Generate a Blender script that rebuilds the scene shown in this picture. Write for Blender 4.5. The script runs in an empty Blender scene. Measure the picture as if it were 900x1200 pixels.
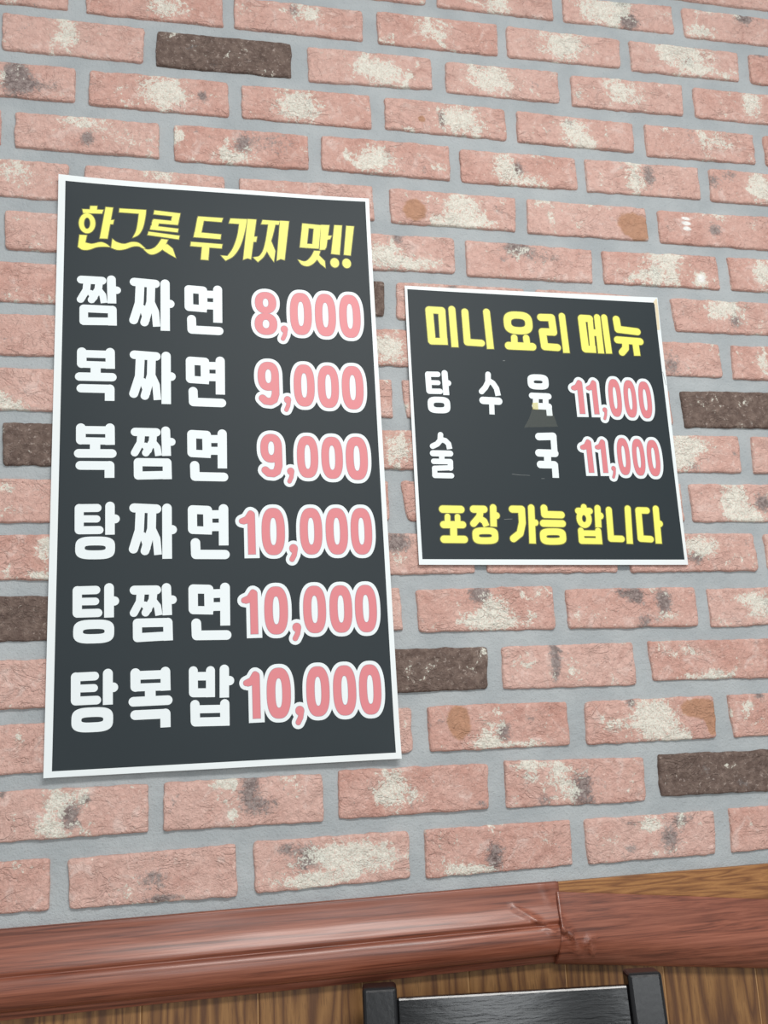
import bpy, bmesh, math, random
from mathutils import Vector, Matrix, noise, geometry

sc = bpy.context.scene
C = sc.collection
# ------------------------------------------------------------------ camera
# wall coordinates used below: X right, Z up in millimetres measured on the brick face; wx/wz turn them into metres
def wx(X): return (X - 600.0) / 1000.0
def wz(Z): return (Z + 2153.0) / 1000.0
cam_data = bpy.data.cameras.new('camera')
cam = bpy.data.objects.new('camera', cam_data); C.objects.link(cam)
cam_data.sensor_fit = 'AUTO'; cam_data.sensor_width = 36.0
cam_data.lens = 1100.0 / 1200.0 * 36.0
cam_data.clip_start = 0.02
RIGHT = Vector((0.9778, -0.2043, -0.0466)); DOWN = Vector((0.0014, 0.2284, -0.9736)); FWD = Vector((0.2095, 0.9519, 0.2236))
m3 = Matrix((RIGHT, -DOWN, -FWD)).transposed()
cam.matrix_world = Matrix.Translation((wx(345.43), -1.12534, wz(-1014.58))) @ m3.to_4x4()
sc.camera = cam
# ------------------------------------------------------------------ light
sc.view_settings.view_transform = 'Standard'; sc.view_settings.look = 'None'
sc.view_settings.gamma = 1.0; sc.view_settings.use_curve_mapping = False
sc.view_settings.exposure = 0.0
world = bpy.data.worlds.new('room_light'); sc.world = world; world.use_nodes = True
bg = world.node_tree.nodes['Background']
bg.inputs['Color'].default_value = (0.93, 0.98, 1.0, 1); bg.inputs['Strength'].default_value = 0.48
def area(name, loc, target, sx, sy, power, col):
    l = bpy.data.lights.new(name, 'AREA'); l.shape = 'RECTANGLE'; l.size = sx; l.size_y = sy
    l.energy = power; l.color = col
    o = bpy.data.objects.new(name, l); C.objects.link(o); o.location = loc
    o.rotation_euler = (Vector(target) - Vector(loc)).to_track_quat('-Z', 'Y').to_euler()
    return o
area('ceiling_panel_light', (0.25, -1.75, 2.62), (0.25, -1.3, 0), 1.2, 0.5, 46.0, (1.0, 0.98, 0.95))
area('window_daylight', (-0.18, -3.6, 1.5), (-0.1, 0, 1.4), 0.42, 1.3, 27.0 * .5, (0.94, 0.98, 1.0))
area('window_daylight', (0.62, -3.6, 1.5), (0.5, 0, 1.4), 0.42, 1.3, 27.0 * .5, (0.94, 0.98, 1.0))
# ------------------------------------------------------------------ measured layout, in wall millimetres
# bricks: top left, top right, bottom right, bottom left corner, 1 = dark fired
BRICKS = [[-510,413.5,-321,413.5,-321,359.9,-510,359.9,0],[-310,413.5,-121,413.5,-121,359.9,-310,359.9,0],[-110,413.5,79,413.5,79,359.9,-110,359.9,0],[90,413.5,279,413.5,279,359.9,90,359.9,0],[290,413.5,479,413.5,479,359.9,290,359.9,0],[490,413.5,679,413.5,679,359.9,490,359.9,0],[690,413.5,879,413.5,879,359.9,690,359.9,0],[890,413.5,1079,413.5,1079,359.9,890,359.9,0],[1090,413.5,1279,413.5,1279,359.9,1090,359.9,0],[1290,413.5,1479,413.5,1479,359.9,1290,359.9,0],[1490,413.5,1679,413.5,1679,359.9,1490,359.9,0],[-410,343.2,-221,343.2,-221,289.6,-410,289.6,0],[-210,343.2,-21,343.2,-21,289.6,-210,289.6,0],[-10,343.2,179,343.2,179,289.6,-10,289.6,0],[190,343.2,379,343.2,379,289.6,190,289.6,0],[390,343.2,579,343.2,579,289.6,390,289.6,0],[590,343.2,779,343.2,779,289.6,590,289.6,0],[790,343.2,979,343.2,979,289.6,790,289.6,0],[990,343.2,1179,343.2,1179,289.6,990,289.6,0],[1190,343.2,1379,343.2,1379,289.6,1190,289.6,0],[1390,343.2,1579,343.2,1579,289.6,1390,289.6,0],[-510,272.9,-321,272.9,-321,219.3,-510,219.3,0],[-310,272.9,-121,272.9,-121,219.3,-310,219.3,0],[-110,272.9,79,272.9,79,219.3,-110,219.3,0],[90,272.9,279,272.9,279,219.3,90,219.3,0],[290,272.9,479,272.9,479,219.3,290,219.3,0],[490,272.9,679,272.9,679,219.3,490,219.3,0],[690,272.9,879,272.9,879,219.3,690,219.3,0],[890,272.9,1079,272.9,1079,219.3,890,219.3,0],[1090,272.9,1279,272.9,1279,219.3,1090,219.3,0],[1290,272.9,1479,272.9,1479,219.3,1290,219.3,0],[1490,272.9,1679,272.9,1679,219.3,1490,219.3,0],[-410,202.6,-221,202.6,-221,149,-410,149,0],[-210,202.6,-21,202.6,-21,149,-210,149,0],[-10,202.6,179,202.6,179,149,-10,149,0],[190,202.6,379,202.6,379,149,190,149,0],[390,202.6,579,202.6,579,149,390,149,0],[590,202.6,779,202.6,779,149,590,149,0],[790,202.6,979,202.6,979,149,790,149,0],[990,202.6,1179,202.6,1179,149,990,149,0],[1190,202.6,1379,202.6,1379,149,1190,149,0],[1390,202.6,1579,202.6,1579,149,1390,149,0],[-510,132.3,-321,132.3,-321,78.7,-510,78.7,0],[-310,132.3,-121,132.3,-121,78.7,-310,78.7,0],[-110,132.3,79,132.3,79,78.7,-110,78.7,0],[90,132.3,279,132.3,279,78.7,90,78.7,0],[290,132.3,479,132.3,479,78.7,290,78.7,0],[490,132.3,679,132.3,679,78.7,490,78.7,0],[690,132.3,879,132.3,879,78.7,690,78.7,0],[890,132.3,1079,132.3,1079,78.7,890,78.7,0],[1090,132.3,1279,132.3,1279,78.7,1090,78.7,0],[1290,132.3,1479,132.3,1479,78.7,1290,78.7,0],[1490,132.3,1679,132.3,1679,78.7,1490,78.7,0],[-485,61.4,-297.9,61.3,-297.9,12.7,-485,12.7,0],[-286.9,61.3,-101.5,61.2,-101.5,12.8,-286.9,12.7,0],[-90.5,61.2,96.2,61.1,96.2,12.8,-90.5,12.8,0],[107.2,61.1,294.2,60.9,294.2,12.8,107.2,12.8,0],[305.2,60.9,493.2,60.5,493.2,12.8,305.2,12.8,0],[504.2,60.5,694.2,59.6,693.4,13.3,504.2,12.8,0],[710.5,59.5,893.5,51.7,892.7,13,708.8,12.5,0],[908.8,57.1,1092.9,65.7,1093.1,14,907.9,13.4,0],[1109.3,65.5,1299.3,63.8,1299.3,12.5,1108.6,10.4,0],[1310.3,63.8,1502.7,63.2,1502.7,12.6,1310.3,12.5,0],[1513.7,63.2,1698.9,62.9,1698.9,12.6,1513.7,12.6,0],[-392.5,-7.2,-207.1,-7.2,-207.1,-61.3,-392.5,-61.2,0],[-196.1,-7.2,-6.8,-7.2,-6.8,-61.4,-196.1,-61.3,0],[4.2,-7.2,193.5,-6.8,195,-61.7,4.2,-61.4,0],[215.7,-13.4,398.7,-8.1,399.5,-62,217.4,-62.6,0],[414,-9.8,597.1,-9.4,597.4,-60.9,413.4,-61.7,0],[617.2,-7.1,800.7,-5.8,799.1,-60.7,616.6,-61.3,0],[814,-6.2,997.5,-8.2,994,-58.6,812.3,-60.6,0],[1011.7,-7.4,1197.8,-6.2,1194.4,-59.7,1011.2,-60.7,0],[1215.7,-6.3,1404.7,-6.8,1404.7,-60.5,1213.6,-60.5,0],[1415.7,-6.9,1605.9,-6.9,1605.9,-60.6,1415.7,-60.5,0],[-487.5,-77.1,-298.2,-77,-298.2,-132.2,-487.5,-132.1,0],[-287.2,-77,-95.1,-76.9,-95.1,-132.2,-287.2,-132.2,0],[-84.1,-76.9,101.7,-76.4,101.7,-132.3,-84.1,-132.2,0],[112,-75.5,294.5,-77,292.9,-131.8,113.3,-132.3,0],[309.1,-78.8,493.5,-76.6,492.1,-132.3,308.4,-133.7,1],[514.4,-78,695.8,-76.1,695.2,-128.6,514.6,-135.3,0],[715.4,-79,891.2,-76.3,888.7,-130.8,714,-130.4,0],[909.1,-79.6,1093.1,-76.4,1088.8,-131,907.3,-133.5,0],[1109.3,-78.1,1299,-77.4,1299,-131.7,1108.7,-131.8,0],[1310,-77.4,1497,-77.4,1497,-131.8,1310,-131.7,0],[1508,-77.4,1697.3,-77.4,1697.3,-131.8,1508,-131.8,0],[-386.2,-149.6,-193.3,-149.6,-193.3,-202.2,-386.2,-202.2,0],[-182.3,-149.6,6.1,-149.5,6.1,-202.1,-182.3,-202.2,0],[17.1,-149.5,207,-149.6,207.3,-201,17.1,-202.1,0],[223.2,-150.2,405.6,-148.2,406.2,-203.2,223.3,-202.9,0],[422.3,-150,602.3,-146.9,603.4,-202.1,422.2,-201.8,0],[621.8,-147.4,801.3,-149.2,802.4,-200.9,621.8,-199.4,0],[818.2,-150.1,1002.1,-152.6,1000.5,-202,816.5,-202.1,0],[1020.2,-151.7,1202.8,-152,1200.9,-203.8,1019.2,-206,0],[1219,-151.9,1408.7,-150.7,1408.7,-202.9,1218.4,-203.7,0],[1419.7,-150.7,1606.4,-150.5,1606.4,-202.7,1419.7,-202.9,0],[-469.9,-219.7,-284.2,-219.8,-284.2,-273.1,-469.9,-273.1,0],[-273.2,-219.8,-82.4,-219.9,-82.4,-273.1,-273.2,-273.1,0],[-71.4,-219.9,118,-219.2,119.2,-271.1,-71.4,-273.1,0],[133.6,-222.1,314.6,-221,314.9,-273.8,134.6,-274,0],[332.2,-221.1,513.4,-219.1,512.4,-272.8,333.5,-276.1,0],[529.9,-218.2,713.5,-217.6,712.4,-272.8,529.3,-271.5,0],[727,-220.6,904.2,-219,904.3,-271.8,727.2,-274,0],[917.5,-219.2,1100.8,-217.9,1099.9,-271.5,917.3,-273.3,0],[1117.1,-217.2,1306.1,-218.7,1306.1,-273.3,1115.1,-272.9,0],[1317.1,-218.8,1508.2,-218.9,1508.2,-273.2,1317.1,-273.3,0],[1519.2,-218.9,1705.5,-219,1705.5,-273.2,1519.2,-273.2,0],[-387.5,-291.3,-195.6,-291.2,-195.6,-345.3,-387.5,-345.3,0],[-184.6,-291.2,2,-291,2,-345.3,-184.6,-345.3,0],[13,-290.9,202.3,-290.7,203.7,-344.2,13,-345.3,0],[220.1,-290.4,399.8,-292.7,399.3,-345.4,220.3,-344.6,0],[417.7,-293,599.5,-290.3,600.7,-342.1,417.1,-344.2,0],[622.2,-290.9,806.5,-291.8,803.4,-345.4,622,-344.1,0],[822.5,-291.9,1006.3,-292.5,1006,-346.1,819.7,-346.7,0],[1023.7,-294.4,1213.2,-292.2,1213.2,-347.8,1022.7,-347.5,0],[1224.2,-292.2,1414.1,-292,1414.1,-346.6,1224.2,-347.7,0],[1425.1,-292,1611.1,-291.9,1611.1,-346.3,1425.1,-346.6,0],[-475.2,-363.1,-283.9,-363.1,-283.9,-416.3,-475.2,-416.3,0],[-272.9,-363,-86.9,-363,-86.9,-416.2,-272.9,-416.3,0],[-75.9,-363,117.1,-362.8,117.1,-416,-75.9,-416.2,0],[127,-362.6,313.5,-363,313.5,-416.1,129.2,-416.2,0],[324.5,-363,510,-363,510,-416.5,324.5,-416.1,0],[521,-363,711.5,-361.1,710.4,-415.1,521,-416.5,0],[726.1,-362.5,914.4,-365.5,911.6,-417.9,726,-417.6,0],[928.8,-365.8,1111.1,-362.4,1111.7,-416.7,928.5,-417.6,0],[1127.7,-362.7,1318.3,-363.2,1318.3,-416.9,1128.9,-417,0],[1329.3,-363.2,1516,-363.3,1516,-416.8,1329.3,-416.9,0],[1527,-363.3,1719.9,-363.3,1719.9,-416.8,1527,-416.8,0],[-376.2,-432.3,-187.5,-432.3,-187.5,-486.4,-376.2,-486.2,0],[-176.5,-432.3,8.8,-432.4,8.8,-486.8,-176.5,-486.4,0],[19.8,-432.4,210.5,-432.3,210.5,-486.7,19.8,-486.8,0],[221.5,-432.3,407.5,-432.1,407.5,-485.7,221.5,-486.6,0],[418.5,-432.1,609.5,-432.1,607.6,-483.1,418.5,-485.7,1],[624.7,-431.3,807.5,-431.1,807.5,-485.5,623.1,-486.7,0],[822.6,-430.3,1005.4,-434.3,1007.1,-485.5,822.6,-485.5,0],[1026.8,-433.3,1218.8,-433.3,1218.8,-485.6,1030.9,-485.7,0],[1229.8,-433.2,1420.3,-432.8,1420.3,-485.6,1229.8,-485.6,0],[1431.3,-432.8,1617.9,-432.7,1617.9,-485.6,1431.3,-485.6,0],[-487.3,-501.1,-295.6,-501.1,-295.6,-555.1,-487.3,-555,0],[-284.6,-501.1,-94.5,-501.2,-94.5,-555.5,-284.6,-555.1,0],[-83.5,-501.2,107.1,-501.4,107.1,-556.5,-83.5,-555.5,0],[118.1,-501.4,304,-501,304,-554.9,118.1,-556.7,0],[315,-500.9,500.2,-500.4,500.2,-553.4,315,-554.8,0],[511.2,-500.4,698.7,-500.5,698.7,-553.4,511.2,-553.3,0],[709.7,-500.6,895.2,-501,895.2,-554,709.7,-553.5,0],[906.2,-501,1095.8,-501.2,1096.6,-553.2,906.2,-554,0],[1114.5,-502.8,1302.8,-501.4,1302.8,-555,1111.1,-555,0],[1313.8,-501.4,1500,-501.3,1500,-554.8,1313.8,-555,0],[1511,-501.3,1696.5,-501.3,1696.5,-554.7,1511,-554.7,0],[-380.7,-571.9,-193.1,-571.8,-193.1,-626.4,-380.7,-626.4,0],[-182.1,-571.8,10.8,-571.6,10.8,-626.5,-182.1,-626.4,0],[21.8,-571.6,210,-571.6,210,-626.5,21.8,-626.5,0],[221,-571.6,411.6,-571.7,411.6,-625.9,221,-626.4,0],[422.6,-571.7,613.1,-571,612.1,-624.4,422.6,-625.9,0],[624.5,-571.2,808.1,-572.3,808.1,-626.2,629.7,-625.1,0],[819.1,-572.4,1009.2,-573.6,1009.1,-626.2,819.1,-626.3,0],[1024.8,-574.3,1215.1,-573,1215.1,-626.9,1025.5,-629.1,1],[1226.1,-573,1413.8,-572.8,1413.8,-626.7,1226.1,-626.9,0],[1424.8,-572.8,1612.3,-572.7,1612.3,-626.6,1424.8,-626.7,0],[-462.3,-640.1,-271.8,-640.2,-271.8,-694.5,-462.3,-694.5,0],[-260.8,-640.2,-71.7,-640.2,-71.7,-694.6,-260.8,-694.5,0],[-60.7,-640.2,125.8,-640.4,125.8,-694.7,-60.7,-694.6,0],[134.7,-640.8,320.6,-640.2,320.6,-694.6,138.8,-694.4,1],[331.6,-640.2,515.5,-640.3,515.5,-694,331.6,-694.6,0],[526.5,-640.3,710.4,-640.2,710.4,-693.9,526.5,-694,0],[721.4,-640.2,905.2,-639.9,905.2,-694.1,721.4,-693.9,0],[916.2,-639.8,1106.9,-639,1105.6,-693.6,916.2,-694.1,0],[1126.1,-639.8,1314.4,-639.7,1314.4,-694.1,1122.6,-694.5,0],[1325.4,-639.7,1514.2,-639.8,1514.2,-694.1,1325.4,-694.1,0],[1525.2,-639.8,1715.9,-639.8,1715.9,-694.2,1525.2,-694.1,0],[-390,-709.3,-203,-709.5,-203,-763.3,-390,-763.2,0],[-192,-709.5,0.8,-709.8,0.8,-763.4,-192,-763.3,0],[11.8,-709.8,197,-709.9,197,-763.5,11.8,-763.4,0],[208,-709.8,400.6,-708.9,400.6,-762.9,208,-763.4,0],[411.6,-708.8,601.8,-707.9,601.3,-762.3,411.6,-762.9,0],[616.3,-708.3,809.2,-708.6,809.2,-762.9,623.4,-762.3,0],[820.2,-708.6,1009.5,-708.8,1009.5,-763.5,820.2,-762.9,0],[1020.3,-708.9,1210.5,-708.8,1210.5,-763.3,1020.7,-763.8,0],[1221.5,-708.8,1413.2,-708.8,1413.2,-763.2,1221.5,-763.2,0],[1424.2,-708.8,1609.4,-708.8,1609.4,-763.1,1424.2,-763.2,0],[-487,-776.9,-294.4,-776.8,-294.4,-831,-487,-830.9,0],[-283.4,-776.8,-90.5,-776.6,-90.5,-831,-283.4,-831,0],[-79.5,-776.6,108.9,-776.3,108.9,-831.2,-79.5,-831,0],[119.9,-776.3,310,-776.6,310,-830.9,119.9,-831.2,0],[321,-776.6,507.7,-776.4,507.7,-830.6,321,-830.9,0],[518.7,-776.4,708.7,-776.8,708.7,-830,518.7,-830.6,0],[723.4,-776.9,904.7,-777.7,904.7,-831.2,723.4,-830.2,0],[921.7,-777.8,1108.7,-778.3,1111,-831.4,921.7,-831.4,0],[1124.2,-779.4,1314.1,-778.2,1314.1,-831.1,1124,-831.6,0],[1325.1,-778.2,1511.5,-778,1511.5,-831,1325.1,-831.1,0],[1522.5,-778,1715.2,-777.8,1715.2,-831,1522.5,-831,0],[-373,-848.8,-187.5,-848.7,-187.5,-902.2,-373,-902.3,0],[-176.5,-848.7,9.1,-848.4,9.1,-901.8,-176.5,-902.2,0],[20.1,-848.4,207,-847.8,207,-901.5,20.1,-901.8,1],[218,-847.9,409.4,-848.5,409.4,-902.3,218,-901.6,0],[420.4,-848.5,609.1,-846.1,611.7,-900.1,420.4,-902.3,0],[628.6,-848.3,811.8,-846.1,809.9,-903.6,629.9,-903.2,0],[826.5,-851.1,1011.6,-851,1012,-904.2,827.3,-904,0],[1028.7,-854.2,1218.2,-851.1,1218.2,-903.9,1027.8,-906.5,0],[1229.2,-851.1,1417,-850.5,1417,-903.6,1229.2,-903.9,0],[1428,-850.5,1615.8,-850.3,1615.8,-903.5,1428,-903.6,0],[-469.8,-921.1,-283.2,-921.1,-283.2,-975.6,-469.8,-975.6,0],[-272.2,-921,-85.2,-920.9,-85.2,-975.7,-272.2,-975.6,0],[-74.2,-920.9,117.9,-920.7,117.9,-975.8,-74.2,-975.7,0],[128.9,-920.7,315.7,-921,315.7,-975.6,128.9,-975.9,0],[326.7,-921,515.5,-921.3,515.5,-975.5,326.7,-975.6,0],[526.5,-921.4,717.7,-921.5,715.4,-974.9,526.5,-975.5,1],[735.5,-922,914.9,-921.6,914.4,-977.7,733.5,-976,0],[934.2,-921.1,1125.3,-921.9,1125.3,-975.3,936.4,-972.8,0],[1136.3,-921.8,1328.2,-921.6,1328.2,-975.4,1136.3,-975.3,0],[1339.2,-921.6,1524.5,-921.6,1524.5,-975.4,1339.2,-975.4,0],[1535.5,-921.6,1728,-921.5,1728,-975.4,1535.5,-975.4,0],[-374.3,-991.7,-188.7,-991.6,-188.7,-1046.7,-374.3,-1046.8,0],[-177.7,-991.6,10.4,-991.4,10.4,-1046.4,-177.7,-1046.6,0],[21.4,-991.4,211.7,-991.2,211.7,-1046,21.4,-1046.4,0],[222.7,-991.2,415,-991.7,415,-1046.7,222.7,-1046.1,0],[426,-991.8,616.4,-991.5,615.6,-1045.5,426,-1046.7,0],[634.5,-991.2,816.5,-992.4,816.8,-1047.4,635.5,-1046.4,0],[839.1,-994.1,1019.6,-992.8,1018,-1047.8,837.1,-1048.2,0],[1037.9,-993.5,1230.1,-992.6,1230.1,-1048,1042.2,-1048.8,0],[1241.1,-992.6,1428.8,-992.5,1428.8,-1047.8,1241.1,-1048,0],[1439.8,-992.5,1632.2,-992.4,1632.2,-1047.7,1439.8,-1047.8,0],[-483.7,-1062.7,-293.3,-1062.6,-293.3,-1117.1,-483.7,-1117.1,0],[-282.3,-1062.6,-91.8,-1062.5,-91.8,-1117.1,-282.3,-1117.1,0],[-80.8,-1062.5,107.9,-1062.2,107.9,-1117.2,-80.8,-1117.1,0],[118.9,-1062.2,309.1,-1063.1,308.6,-1116.1,118.9,-1117.2,0],[324,-1062.2,506,-1062.8,506.2,-1117.9,324.3,-1116.2,0],[523.2,-1060.3,708.3,-1062.1,705.3,-1116.4,522.2,-1116.3,0],[728,-1060.4,912.3,-1065.3,910.5,-1119.6,726.7,-1116.7,0],[931.3,-1063.5,1120.5,-1065.1,1120.5,-1118.3,929.6,-1115.3,1],[1131.5,-1065,1317.9,-1064,1317.9,-1117.7,1131.5,-1118.2,0],[1328.9,-1064,1514.5,-1063.7,1514.5,-1117.6,1328.9,-1117.7,0],[1525.5,-1063.7,1711.7,-1063.5,1711.7,-1117.5,1525.5,-1117.6,0],[-378.3,-1134.4,-193.2,-1134.4,-193.2,-1189,-378.3,-1189,0],[-182.2,-1134.4,5.2,-1134.5,5.2,-1189.1,-182.2,-1189,0],[16.2,-1134.5,205.8,-1134.7,206.7,-1189.1,16.2,-1189.1,0],[223.5,-1137.3,404.9,-1134.3,406.1,-1191,225.8,-1189.7,0],[423,-1133,605.6,-1133.1,604.7,-1186.9,425,-1190,0],[623.1,-1133.3,807.3,-1133.6,806.4,-1187.5,622.9,-1188.9,0],[823.8,-1134.5,1001.1,-1134.6,997.2,-1188.4,825.1,-1187.9,0],[1020.3,-1133.9,1209.4,-1134,1209.4,-1188.4,1018.5,-1187.9,0],[1220.4,-1134,1406.7,-1134,1406.7,-1188.5,1220.4,-1188.4,0],[1417.7,-1134,1603.1,-1134,1603.1,-1188.5,1417.7,-1188.5,0]]
WHITES = [(120,-59,10.6,10.5,0.7),(322,-41,28.6,19.1,0.9),(194,-100,19.4,26.1,1),(117,-174,6.2,12.6,0.8),(320,-175,31.2,28.5,1.1),(218,-230,34.1,12.5,0.8),(275,-252,37.9,17.6,0.5),(337,-237,6.6,17.8,0.8),(412,-264,29.5,11.5,0.9),(140,-308,30.6,26.4,0.65),(318,-298,30.5,12.4,0.7),(517,-20,29.4,19.8,0.65),(697,-27,31.2,24.7,0.75),(624,-110,35.1,23.7,1),(599,-103,24.8,11.2,0.5),(783,-101,39.7,25.8,1),(500,-178,30.9,25.4,1.1),(733,-177,36,25,1.05),(605,-251,31.6,22.5,1),(791,-244,18.1,27.3,1),(828,-264,26.1,11,0.8),(802,23,29.8,18,0.8),(972,40,40.2,27.8,1.05),(1138,23,27.1,14.2,0.9),(1163,65,30.5,9.6,0.6),(902,-29,37.5,29.9,1.05),(1101,-17,47.5,15.5,1),(1118,-48,41.5,15.4,0.9),(998,-104,35.4,23.7,0.75),(918,-117,11,13.1,0.7),(1207,-96,18.1,27.5,1),(904,-178,25.7,24.2,0.95),(926,-197,16.3,11.4,0.7),(1138,-170,35.1,20.7,0.65),(995,-250,17.9,28.1,0.95),(979,-214,34.5,14.2,0.3),(1199,-245,20.6,26.2,1.1),(723,-317,31.2,26.4,1),(728,-339,50,9.2,0.7),(916,-295,40.1,12.4,0.45),(851,-300,26.1,16.3,0.35),(1120,-296,42.8,9.9,0.5),(610,-396,23.7,20.1,1),(663,-403,31.4,12.7,0.75),(842,-391,25.6,15.7,0.35),(1011,-400,40.7,20.1,0.95),(1028,-369,32.8,9.5,0.8),(1081,-404,12.4,14.9,0.95),(1182,-387,14.3,22.1,1.1),(1113,-447,33.3,18.8,1),(1162,-535,11.1,15.7,0.8),(609,-529,23.1,21.6,1.15),(616,-666,22.6,22.8,0.95),(1014,-665,25.9,26.8,1.3),(1058,-652,32.9,9.9,0.5),(1088,-731,22.3,26.5,1.1),(1108,-757,28.9,9.6,1),(141,-621,17.2,8.5,0.9),(135,-605,11.5,15,0.5),(142,-720,11.3,8.2,0.7),(148,-746,15,10.2,0.5),(189,-796,11.3,16,0.9),(183,-826,16.8,5,1),(609,-810,15.3,12.9,0.5),(1028,-797,25.4,16.3,1.05),(728,-877,24.9,21.4,1),(723,-893,45.2,8.5,0.8),(791,-856,8.1,7.7,0.7),(970,-890,17.1,10,0.8),(950,-853,9.8,6.8,0.6),(868,-885,23.7,11,0.45),(1105,-881,20.5,20.5,0.95),(1078,-869,15.3,6.9,0.7),(832,-955,20.8,14.8,0.55),(770,-942,15.8,8.4,0.4),(1014,-969,36.8,8.7,0.85),(1006,-939,24.6,8.8,0.45),(707,-1036,21.8,9,1),(711,-1013,15.3,14.2,0.6),(756,-1042,44.4,4,0.7),(933,-1019,30.7,27.3,1.3),(876,-1025,16.2,10.4,0.7),(962,-1045,19,8.4,0.7),(1068,-1008,7.4,5.4,1.1),(209,-1077,12.5,16.1,1),(201,-1104,14.2,10.6,0.9),(236,-1074,12.6,12.6,0.8),(394,-1068,17.3,5.6,1),(402,-1103,6.7,8.3,1),(384,-1083,13.4,11.1,0.4),(589,-1086,18.6,24.9,1.05),(618,-1097,14.5,7.7,0.5),(765,-1068,26.5,7,0.9),(797,-1074,6.7,7,1.1),(806,-1102,15.6,15.9,0.75),(780,-1087,27.6,10,0.5),(509,-1152,21.7,7.4,0.8),(544,-1159,55.3,20.3,1.05),(489,-1180,29.3,6.4,1.15),(319,-1191,36.6,3.5,0.8),(445,-1175,19.2,12.6,0.4),(680,-1183,31.4,5.6,1),(655,-1176,20.8,7.5,0.5),(914,-1147,14.9,8,1.2),(855,-1166,28,17.6,0.45),(922,-1179,22.8,4.9,0.6),(176,-1141,17.4,8.7,0.4)]
SOOTS = [(133,-172,16.7,25.2,1.1),(156,-182,25.2,10.1,0.6),(370,-176,6.8,7.9,0.8),(223,-253,9.5,11.2,0.8),(424,-245,11.4,15.5,0.7),(498,-24,9.7,14.1,0.7),(515,-172,5.9,10.8,0.6),(705,-177,6.3,13.8,0.9),(464,-238,34.8,18.2,0.45),(622,-246,7.3,18.6,0.6),(813,-247,9.1,13.7,0.8),(1015,26,15.9,14,1.1),(1006,59,14.5,9.4,1),(1218,57,15.5,9.7,1),(1107,-35,11.8,9.3,0.8),(1235,-5,7.7,4.8,1),(918,-117,8.2,8.8,0.6),(900,-164,9.5,8.6,0.7),(1099,-159,14.4,23.6,0.4),(1016,-241,9.7,19.9,0.8),(1123,-240,12.9,10.1,0.6),(1151,-227,11.6,8.7,0.6),(1114,-322,9.9,9.8,0.8),(629,-367,8.4,10.2,0.8),(615,-411,23.7,6.3,0.5),(801,-370,19,11.8,0.9),(843,-383,38.6,13.2,0.4),(1009,-397,9.4,18.8,0.7),(703,-436,7.3,7.6,0.8),(1127,-464,11.1,10.7,0.8),(1017,-534,13.2,15.4,0.7),(1030,-685,10.3,8.5,0.7),(1131,-737,11.9,12.1,1),(607,-788,18.7,13.1,1.1),(1017,-811,15.1,11.6,0.7),(712,-857,14.6,11.9,1),(924,-861,10.9,10.1,1.2),(963,-871,11,17.9,1),(934,-895,12.1,8.8,0.8),(901,-855,9.6,5.6,0.6),(1113,-877,10.3,9.2,0.6),(805,-943,6.9,23.3,1),(1020,-972,17.2,5.4,0.6),(730,-1027,9.9,13.1,0.9),(903,-998,4.7,5.3,1),(225,-1092,12.5,17.8,0.9),(241,-1076,5.4,5.4,0.9),(154,-1067,3.5,3.6,1),(421,-1076,12.6,20.5,0.85),(437,-1096,19.5,9.3,0.5),(610,-1097,4.1,15.4,0.6),(825,-1100,15.7,21.9,0.9),(758,-1081,11,6,0.5),(696,-1109,5.3,3.9,0.8),(489,-1155,19.6,14.7,0.8),(460,-1144,13.6,5.5,0.6),(315,-1166,16.4,12.3,0.6),(324,-1186,18.3,3.5,0.9),(708,-1169,10.6,17.1,0.95),(935,-1167,14.9,19.8,0.7),(883,-1173,7.9,5.9,0.7),(955,-1143,13.9,8,0.6),(886,-1144,13.6,6,0.4),(1085,-996,7.5,5.5,0.9)]
RUSTS = [(657,-323,17.7,18.2,1),(983,-320,28.5,19.2,0.9),(992,-333,16.3,12.3,0.9),(674,-1012,14,19.6,1.2),(994,-1009,23,11.7,1.2),(1011,-1027,7.2,17,1.1),(675,-179,6.3,5.5,0.9)]
PAINTS = [(1068,-306,8.4,2.2,1),(1068,-314,8.4,2.8,1),(1068,-323,7,3.1,1),(1081,-401,8.3,8.1,0.7)]
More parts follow.
